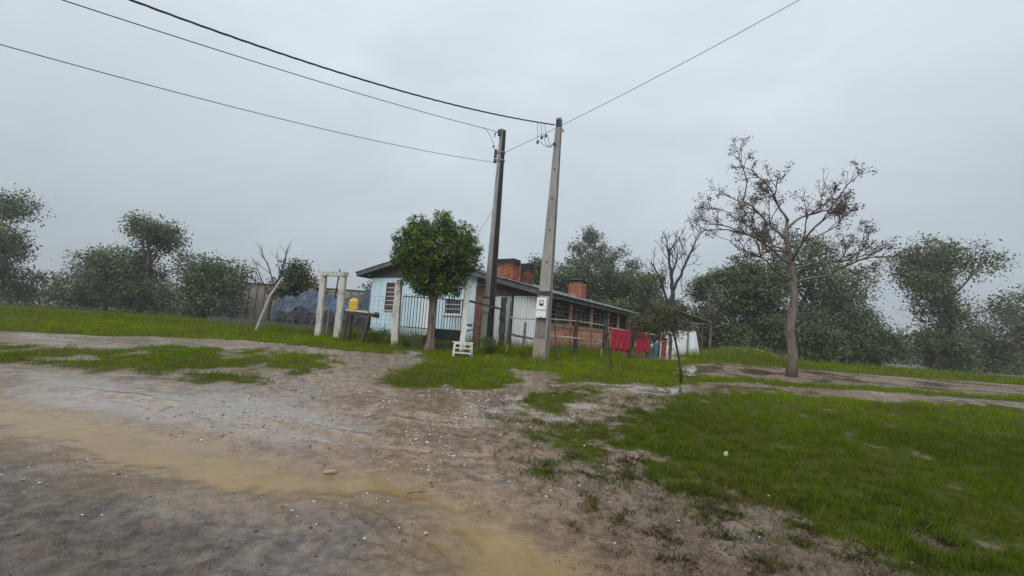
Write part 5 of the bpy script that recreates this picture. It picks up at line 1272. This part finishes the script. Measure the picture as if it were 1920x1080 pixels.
# ------------------------------------------------------------------ grass
def scatter(n, x0, x1, y0, y1, wgt=None):
    x = RNG.uniform(x0, x1, n); u_ = RNG.random(n)
    y = y0 + (y1 - y0) * u_
    g = fields(x, y)[0]
    k = RNG.random(n) < np.clip(g * 1.15 - .08, 0, 1) ** 1.3 * (.35 + .65 * sm(.34, .52, fbm(x, y, 5.5, 3, 94)))
    return x[k], y[k], g[k]
def blades(x, y, g, hgt, wid, lean, hue):
    n = len(x); z = ground_z(x, y) - .004
    an = RNG.uniform(0, 6.283, n); cl = fbm(x, y, 5.5, 3, 94); h_ = hgt * RNG.uniform(.45, 1.3, n) * (.55 + .5 * g) * (.35 + 1.3 * sm(.3, .7, cl)) * np.where(RNG.random(n) < .05, 1.9, 1.0); w_ = wid * RNG.uniform(.6, 1.3, n)
    la = RNG.uniform(0, 6.283, n); l_ = lean * h_ * RNG.uniform(.2, 1.2, n)
    dx, dy = np.cos(an) * w_ / 2, np.sin(an) * w_ / 2; lx, ly = np.cos(la) * l_, np.sin(la) * l_
    P0 = np.stack([x - dx, y - dy, z], 1); P1_ = np.stack([x + dx, y + dy, z], 1)
    P2_ = np.stack([x + dx * .8 + lx * .35, y + dy * .8 + ly * .35, z + h_ * .6], 1); P3 = np.stack([x - dx * .8 + lx * .35, y - dy * .8 + ly * .35, z + h_ * .6], 1)
    P4 = np.stack([x + lx, y + ly, z + h_ * (1 - .3 * RNG.random(n))], 1)
    V = np.stack([P0, P1_, P2_, P3, P4], 1).reshape(-1, 3)
    i = np.arange(n) * 5
    T = np.concatenate([np.stack([i, i + 1, i + 2], 1), np.stack([i, i + 2, i + 3], 1), np.stack([i + 3, i + 2, i + 4], 1)])
    patch = fbm(x, y, .55, 3, 91)[:, None]; dry = (RNG.random(n) < .07)[:, None]
    if hue is None:
        fy = sm(6.8, 10.8, y + (fbm(x, y, .8, 3, 93) - .5) * 3.0)[:, None]
        hue = (D1_ * (1 - fy) + H1 * fy, D2_ * (1 - fy) + H2 * fy)
    c = hue[0] * (1 - patch) + hue[1] * patch
    ol = sm(.50, .66, fbm(x, y, 1.3, 4, 96))[:, None] * .55; c = c * (1 - ol) + np.array([.135, .130, .022]) * ol
    c = np.where(dry, np.array([.19, .16, .06]), c) * RNG.uniform(.65, 1.3, n)[:, None]
    return V, T, np.repeat(c, 5, 0)
H1 = np.array([.112, .186, .003]); H2 = np.array([.24, .315, .004])
D1_ = np.array([.050, .094, .003]); D2_ = np.array([.130, .190, .005])
parts = []
def addg(*a, **k):
    V, T, c = blades(*a, **k); off = sum(len(p[0]) for p in parts); parts.append((V, T + off, c))
x, y, g = scatter(260000, -1.2, 9.5, 2.2, 8.0); addg(x, y, g, .052, .0055, .8, None)
x, y, g = scatter(150000, -11, 12, 8.0, 12.5); addg(x, y, g, .056, .009, .7, None)
x, y, g = scatter(130000, -18, 22, 12.5, 17.5); addg(x, y, g, .070, .012, .6, None)
x, y, g = scatter(60000, -26, 30, 17.5, 30); addg(x, y, g, .13, .022, .6, (H1 * .9, H2 * .8))
# longer growth against posts and walls
def fringe(pts, n, spread, hgt):
    seg = RNG.integers(0, len(pts) - 1, n); k = RNG.random(n); A = np.array(pts)
    p = A[seg] * (1 - k)[:, None] + A[seg + 1] * k[:, None] + RNG.normal(size=(n, 2)) * spread
    addg(p[:, 0], p[:, 1], np.ones(n), hgt, .011, .7, (H1, H2 * .8))
fringe([(-6.4, 16.9), (-4.1, 15.2)], 3000, .12, .24); fringe([(-11.5, 20.3), (-8, 17.9)], 2000, .15, .24)
fringe([(-1.3, 14.7), (-.2, 15.0), (.3, 14.8), (1.0, 14.6)], 3600, .22, .26); fringe([(1.4, 14.6), (2.5, 15.8), (3.8, 17.0), (4.2, 17.3)], 3200, .3, .20)
fringe([(.0, 17.0), (1.6, 18.1), (4.2, 21.8)], 3000, .35, .26); fringe([(-3.9, 15.1), (-3.85, 15.0)], 400, .16, .2); fringe([(-9.5, 23.0), (-1.5, 19.0)], 2500, .3, .28)
fringe([(9, 22.6), (12, 22.8), (15, 22.5)], 2500, .5, .30)
V = np.concatenate([p[0] for p in parts]); T = np.concatenate([p[1] for p in parts]); c = np.concatenate([p[2] for p in parts])
tag(np_mesh('grass', V, T, MT['grass'], col=c), 'short wet green grass on the verge and yards', 'grass', kind='stuff')
# matted dead stubble trodden into the mud
n = 190000; x = RNG.uniform(-.3, 4.2, n); y = RNG.uniform(2.2, 9.4, n); F_ = fields(x, y)
k = (RNG.random(n) < sm(.52, .66, fbm(x, y, 6.5, 4, 51)) * (1 - F_[3]) * (.25 + .75 * F_[4]) * sm(.2, .9, x + .25 * (y - 3)))
x, y = x[k], y[k]; parts2 = blades(x, y, np.ones(len(x)), .026, .007, 1.6, (np.array([.04, .032, .018]), np.array([.07, .058, .026])))
tag(np_mesh('stubble', parts2[0], parts2[1], MT['grass'], col=parts2[2]), 'dead brown grass stubble trodden into wet mud', 'stubble', kind='stuff')

# thin dull film of grass half drowned in the mud
n = 170000; x = RNG.uniform(-.2, 3.6, n); y = RNG.uniform(3.2, 9.8, n)
es = np.maximum(sm(.5, -.5, sdf(x, y, GR_ES)), .6 * sm(.7, -.2, sdf(x, y, GR_E)))
k = RNG.random(n) < es * sm(.36, .62, fbm(x, y, 2.4, 4, 98)) * .8
x, y = x[k], y[k]; p3 = blades(x, y, np.ones(len(x)), .028, .0055, 1.2, (np.array([.058, .078, .018]), np.array([.10, .122, .030])))
tag(np_mesh('trodden_grass', p3[0], p3[1], MT['grass'], col=p3[2]), 'dull thin grass half drowned in mud', 'grass', kind='stuff')

# ------------------------------------------------------------------ pale rubble and gravel strewn over the mud
def chips(n, x, y, smin, smax, pal):
    m = len(x); z = ground_z(x, y)
    base = np.array([(1, 0, 0), (-.5, .87, 0), (-.6, -.75, 0), (.1, .1, 1.0), (.2, -.1, -.6)])
    Fb = np.array([(0, 1, 3), (1, 2, 3), (2, 0, 3), (1, 0, 4), (2, 1, 4), (0, 2, 4)])
    s = (smin * (smax / smin) ** (RNG.random(m) ** 2.2))[:, None, None]
    B = base[None] * s * RNG.uniform(.6, 1.3, (m, 5, 3)); B[:, :, 2] *= RNG.uniform(.25, .6, m)[:, None]
    a_ = RNG.uniform(0, 6.28, m); ca, sa = np.cos(a_)[:, None], np.sin(a_)[:, None]
    X = B[:, :, 0] * ca - B[:, :, 1] * sa; Y_ = B[:, :, 0] * sa + B[:, :, 1] * ca
    V = np.stack([X + x[:, None], Y_ + y[:, None], B[:, :, 2] + z[:, None] + .2 * s[:, :, 0] * .4], 2).reshape(-1, 3)
    T = (Fb[None] + (np.arange(m) * 5)[:, None, None]).reshape(-1, 3)
    c = np.array(pal)[RNG.integers(0, len(pal), m)] * RNG.uniform(.7, 1.15, m)[:, None]
    return V, T, np.repeat(c, 5, 0)
MT['stone'] = mat('pale_stone', (.75, .75, .75), (1, 1, 1), 20, .6, .2, useattr=True)
n = 62000
x = RNG.uniform(-4.5, 1.2, n); y = RNG.uniform(3.2, 9.6, n); F_ = fields(x, y)
dens = .10 + .9 * np.exp(-(((x + .9 - .12 * (7 - y)) / 1.15) ** 2 + ((y - 7.0) / 1.7) ** 2)); dens *= sm(.36, .60, fbm(x, y, 1.5, 3, 95))
k = RNG.random(n) < dens * (1 - F_[0]) * (1 - F_[3]) * .42
xa, ya = x[k], y[k]
n = 5000; x = RNG.uniform(-5.5, -2, n); y = RNG.uniform(9, 13.2, n); F_ = fields(x, y); k = RNG.random(n) < (1 - F_[0]) * .16; xb, yb = x[k], y[k]
n = 1600; x = RNG.uniform(0, 3.5, n); y = RNG.uniform(3, 8, n); k = RNG.random(n) < .10; xc, yc = x[k], y[k]
n = 900; x = RNG.uniform(10.5, 16, n); y = RNG.uniform(22.8, 25.5, n); xd, yd = x, y
ch = [chips(0, np.concatenate([xa, xb, xc]), np.concatenate([ya, yb, yc]), .006, .030, [(.72, .70, .66), (.6, .56, .5), (.5, .42, .34), (.75, .73, .7), (.36, .2, .14), (.22, .19, .17)]),
      chips(0, xd, yd, .03, .10, [(.36, .22, .17), (.3, .2, .16), (.5, .45, .4)])]
V = np.concatenate([ch[0][0], ch[1][0]]); T = np.concatenate([ch[0][1], ch[1][1] + len(ch[0][0])]); c = np.concatenate([ch[0][2], ch[1][2]])
tag(np_mesh('gravel', V, T, MT['stone'], col=c), 'pale gravel and rubble chips strewn over the muddy track', 'gravel', kind='stuff')
# dark crumbs of earth
n = 40000; x = RNG.uniform(-4, 4, n); y = RNG.uniform(2.3, 7.5, n); F_ = fields(x, y)
k = RNG.random(n) < (1 - F_[0]) * (1 - .8 * F_[3]) * (.08 + .75 * F_[4]) * sm(.40, .58, fbm(x, y, 3, 3, 97)) + .004
cr = chips(0, x[k], y[k], .004, .020, [(.07, .055, .045), (.10, .08, .065), (.05, .04, .034)])
tag(np_mesh('earth_crumbs', cr[0], cr[1], MT['stone'], col=cr[2]), 'dark crumbs of earth and twig scattered on the mud', 'earth', kind='stuff')

n = 26000; x = RNG.uniform(-4.5, 3.2, n); y = 2.2 + 4.6 * RNG.random(n) ** 1.4; F_ = fields(x, y)
k = RNG.random(n) < (1 - F_[0]) * (1 - .75 * F_[3]) * (1 - .6 * F_[1]) * (.15 + .85 * sm(.40, .62, fbm(x, y, 1.9, 4, 99)))
gr = chips(0, x[k], y[k], .0025, .010, [(.30, .24, .19), (.16, .12, .09), (.09, .07, .055), (.42, .37, .31), (.22, .13, .09)])
tag(np_mesh('grit', gr[0], gr[1], MT['stone'], col=gr[2]), 'fine grit and small stones pressed into the near mud', 'grit', kind='stuff')

# single bits one can point to
o = MB().hexa([(-.10, -.03, 0), (.06, -.05, 0), (.10, .02, 0), (-.08, .035, 0), (-.09, -.02, .02), (.05, -.04, .028), (.11, .015, .022), (-.07, .03, .03)]).build('broken_board', MT['cardboard'])
o.scale = (.75, .7, .6); o.location = (-1.63, 4.36, gz(-1.63, 4.36) + .012); o.rotation_euler = (.06, -.05, .25); tag(o, 'broken ochre board lying at the edge of the brown run-off', 'board')
o = MB().hexa([(-.04, -.02, 0), (.03, -.03, 0), (.035, .02, 0), (-.03, .03, 0), (-.02, -.01, .035), (.01, -.01, .045), (.015, .01, .03), (-.01, .015, .03)]).build('stone', MT['whitepost'])
o.scale = (.6, .6, .45); o.location = (-1.38, 4.18, gz(-1.38, 4.18)); tag(o, 'pale stone in the run-off beside the broken ochre board', 'stone')
tw = thing('twig', 'small forked dark twig stranded in the brown run-off', 'twig', (-.72, 4.05, float(base_z(4.05)) - .015), R(20))
MB().tube([(-.09, 0, .0), (-.02, .005, .012), (.05, -.01, .006), (.09, .012, .012)], [.004, .004, .003, .002], 5).build('stem', MT['darkwood'], tw)
MB().tube([(.02, -.005, .01), (.06, .04, .02), (.07, .075, .012)], [.003, .0025, .002], 5).build('shoot', MT['darkwood'], tw)
o = MB().hexa([(-.03, -.02, 0), (.02, -.025, 0), (.03, .02, 0), (-.02, .025, 0), (-.025, -.015, .05), (.015, -.02, .06), (.02, .01, .05), (-.015, .02, .045)]).build('stone', MT['whitewash'])
o.location = (2.9, 5.75, gz(2.9, 5.75) + .01); tag(o, 'pale upright scrap standing in the near right grass', 'stone')

# ------------------------------------------------------------------ haze
hz, t, b, o_ = newmat('rain_haze'); t.nodes.remove(b)
pv = N(t, 'ShaderNodeVolumePrincipled'); pv.inputs['Color'].default_value = (.93, .95, .98, 1); pv.inputs['Density'].default_value = .0011; pv.inputs['Anisotropy'].default_value = .0
t.links.new(pv.outputs[0], o_.inputs['Volume'])
haze = MB().box(-670, 670, -670, 670, -1.3, 17).build('haze', hz); tag(haze, kind='stuff')
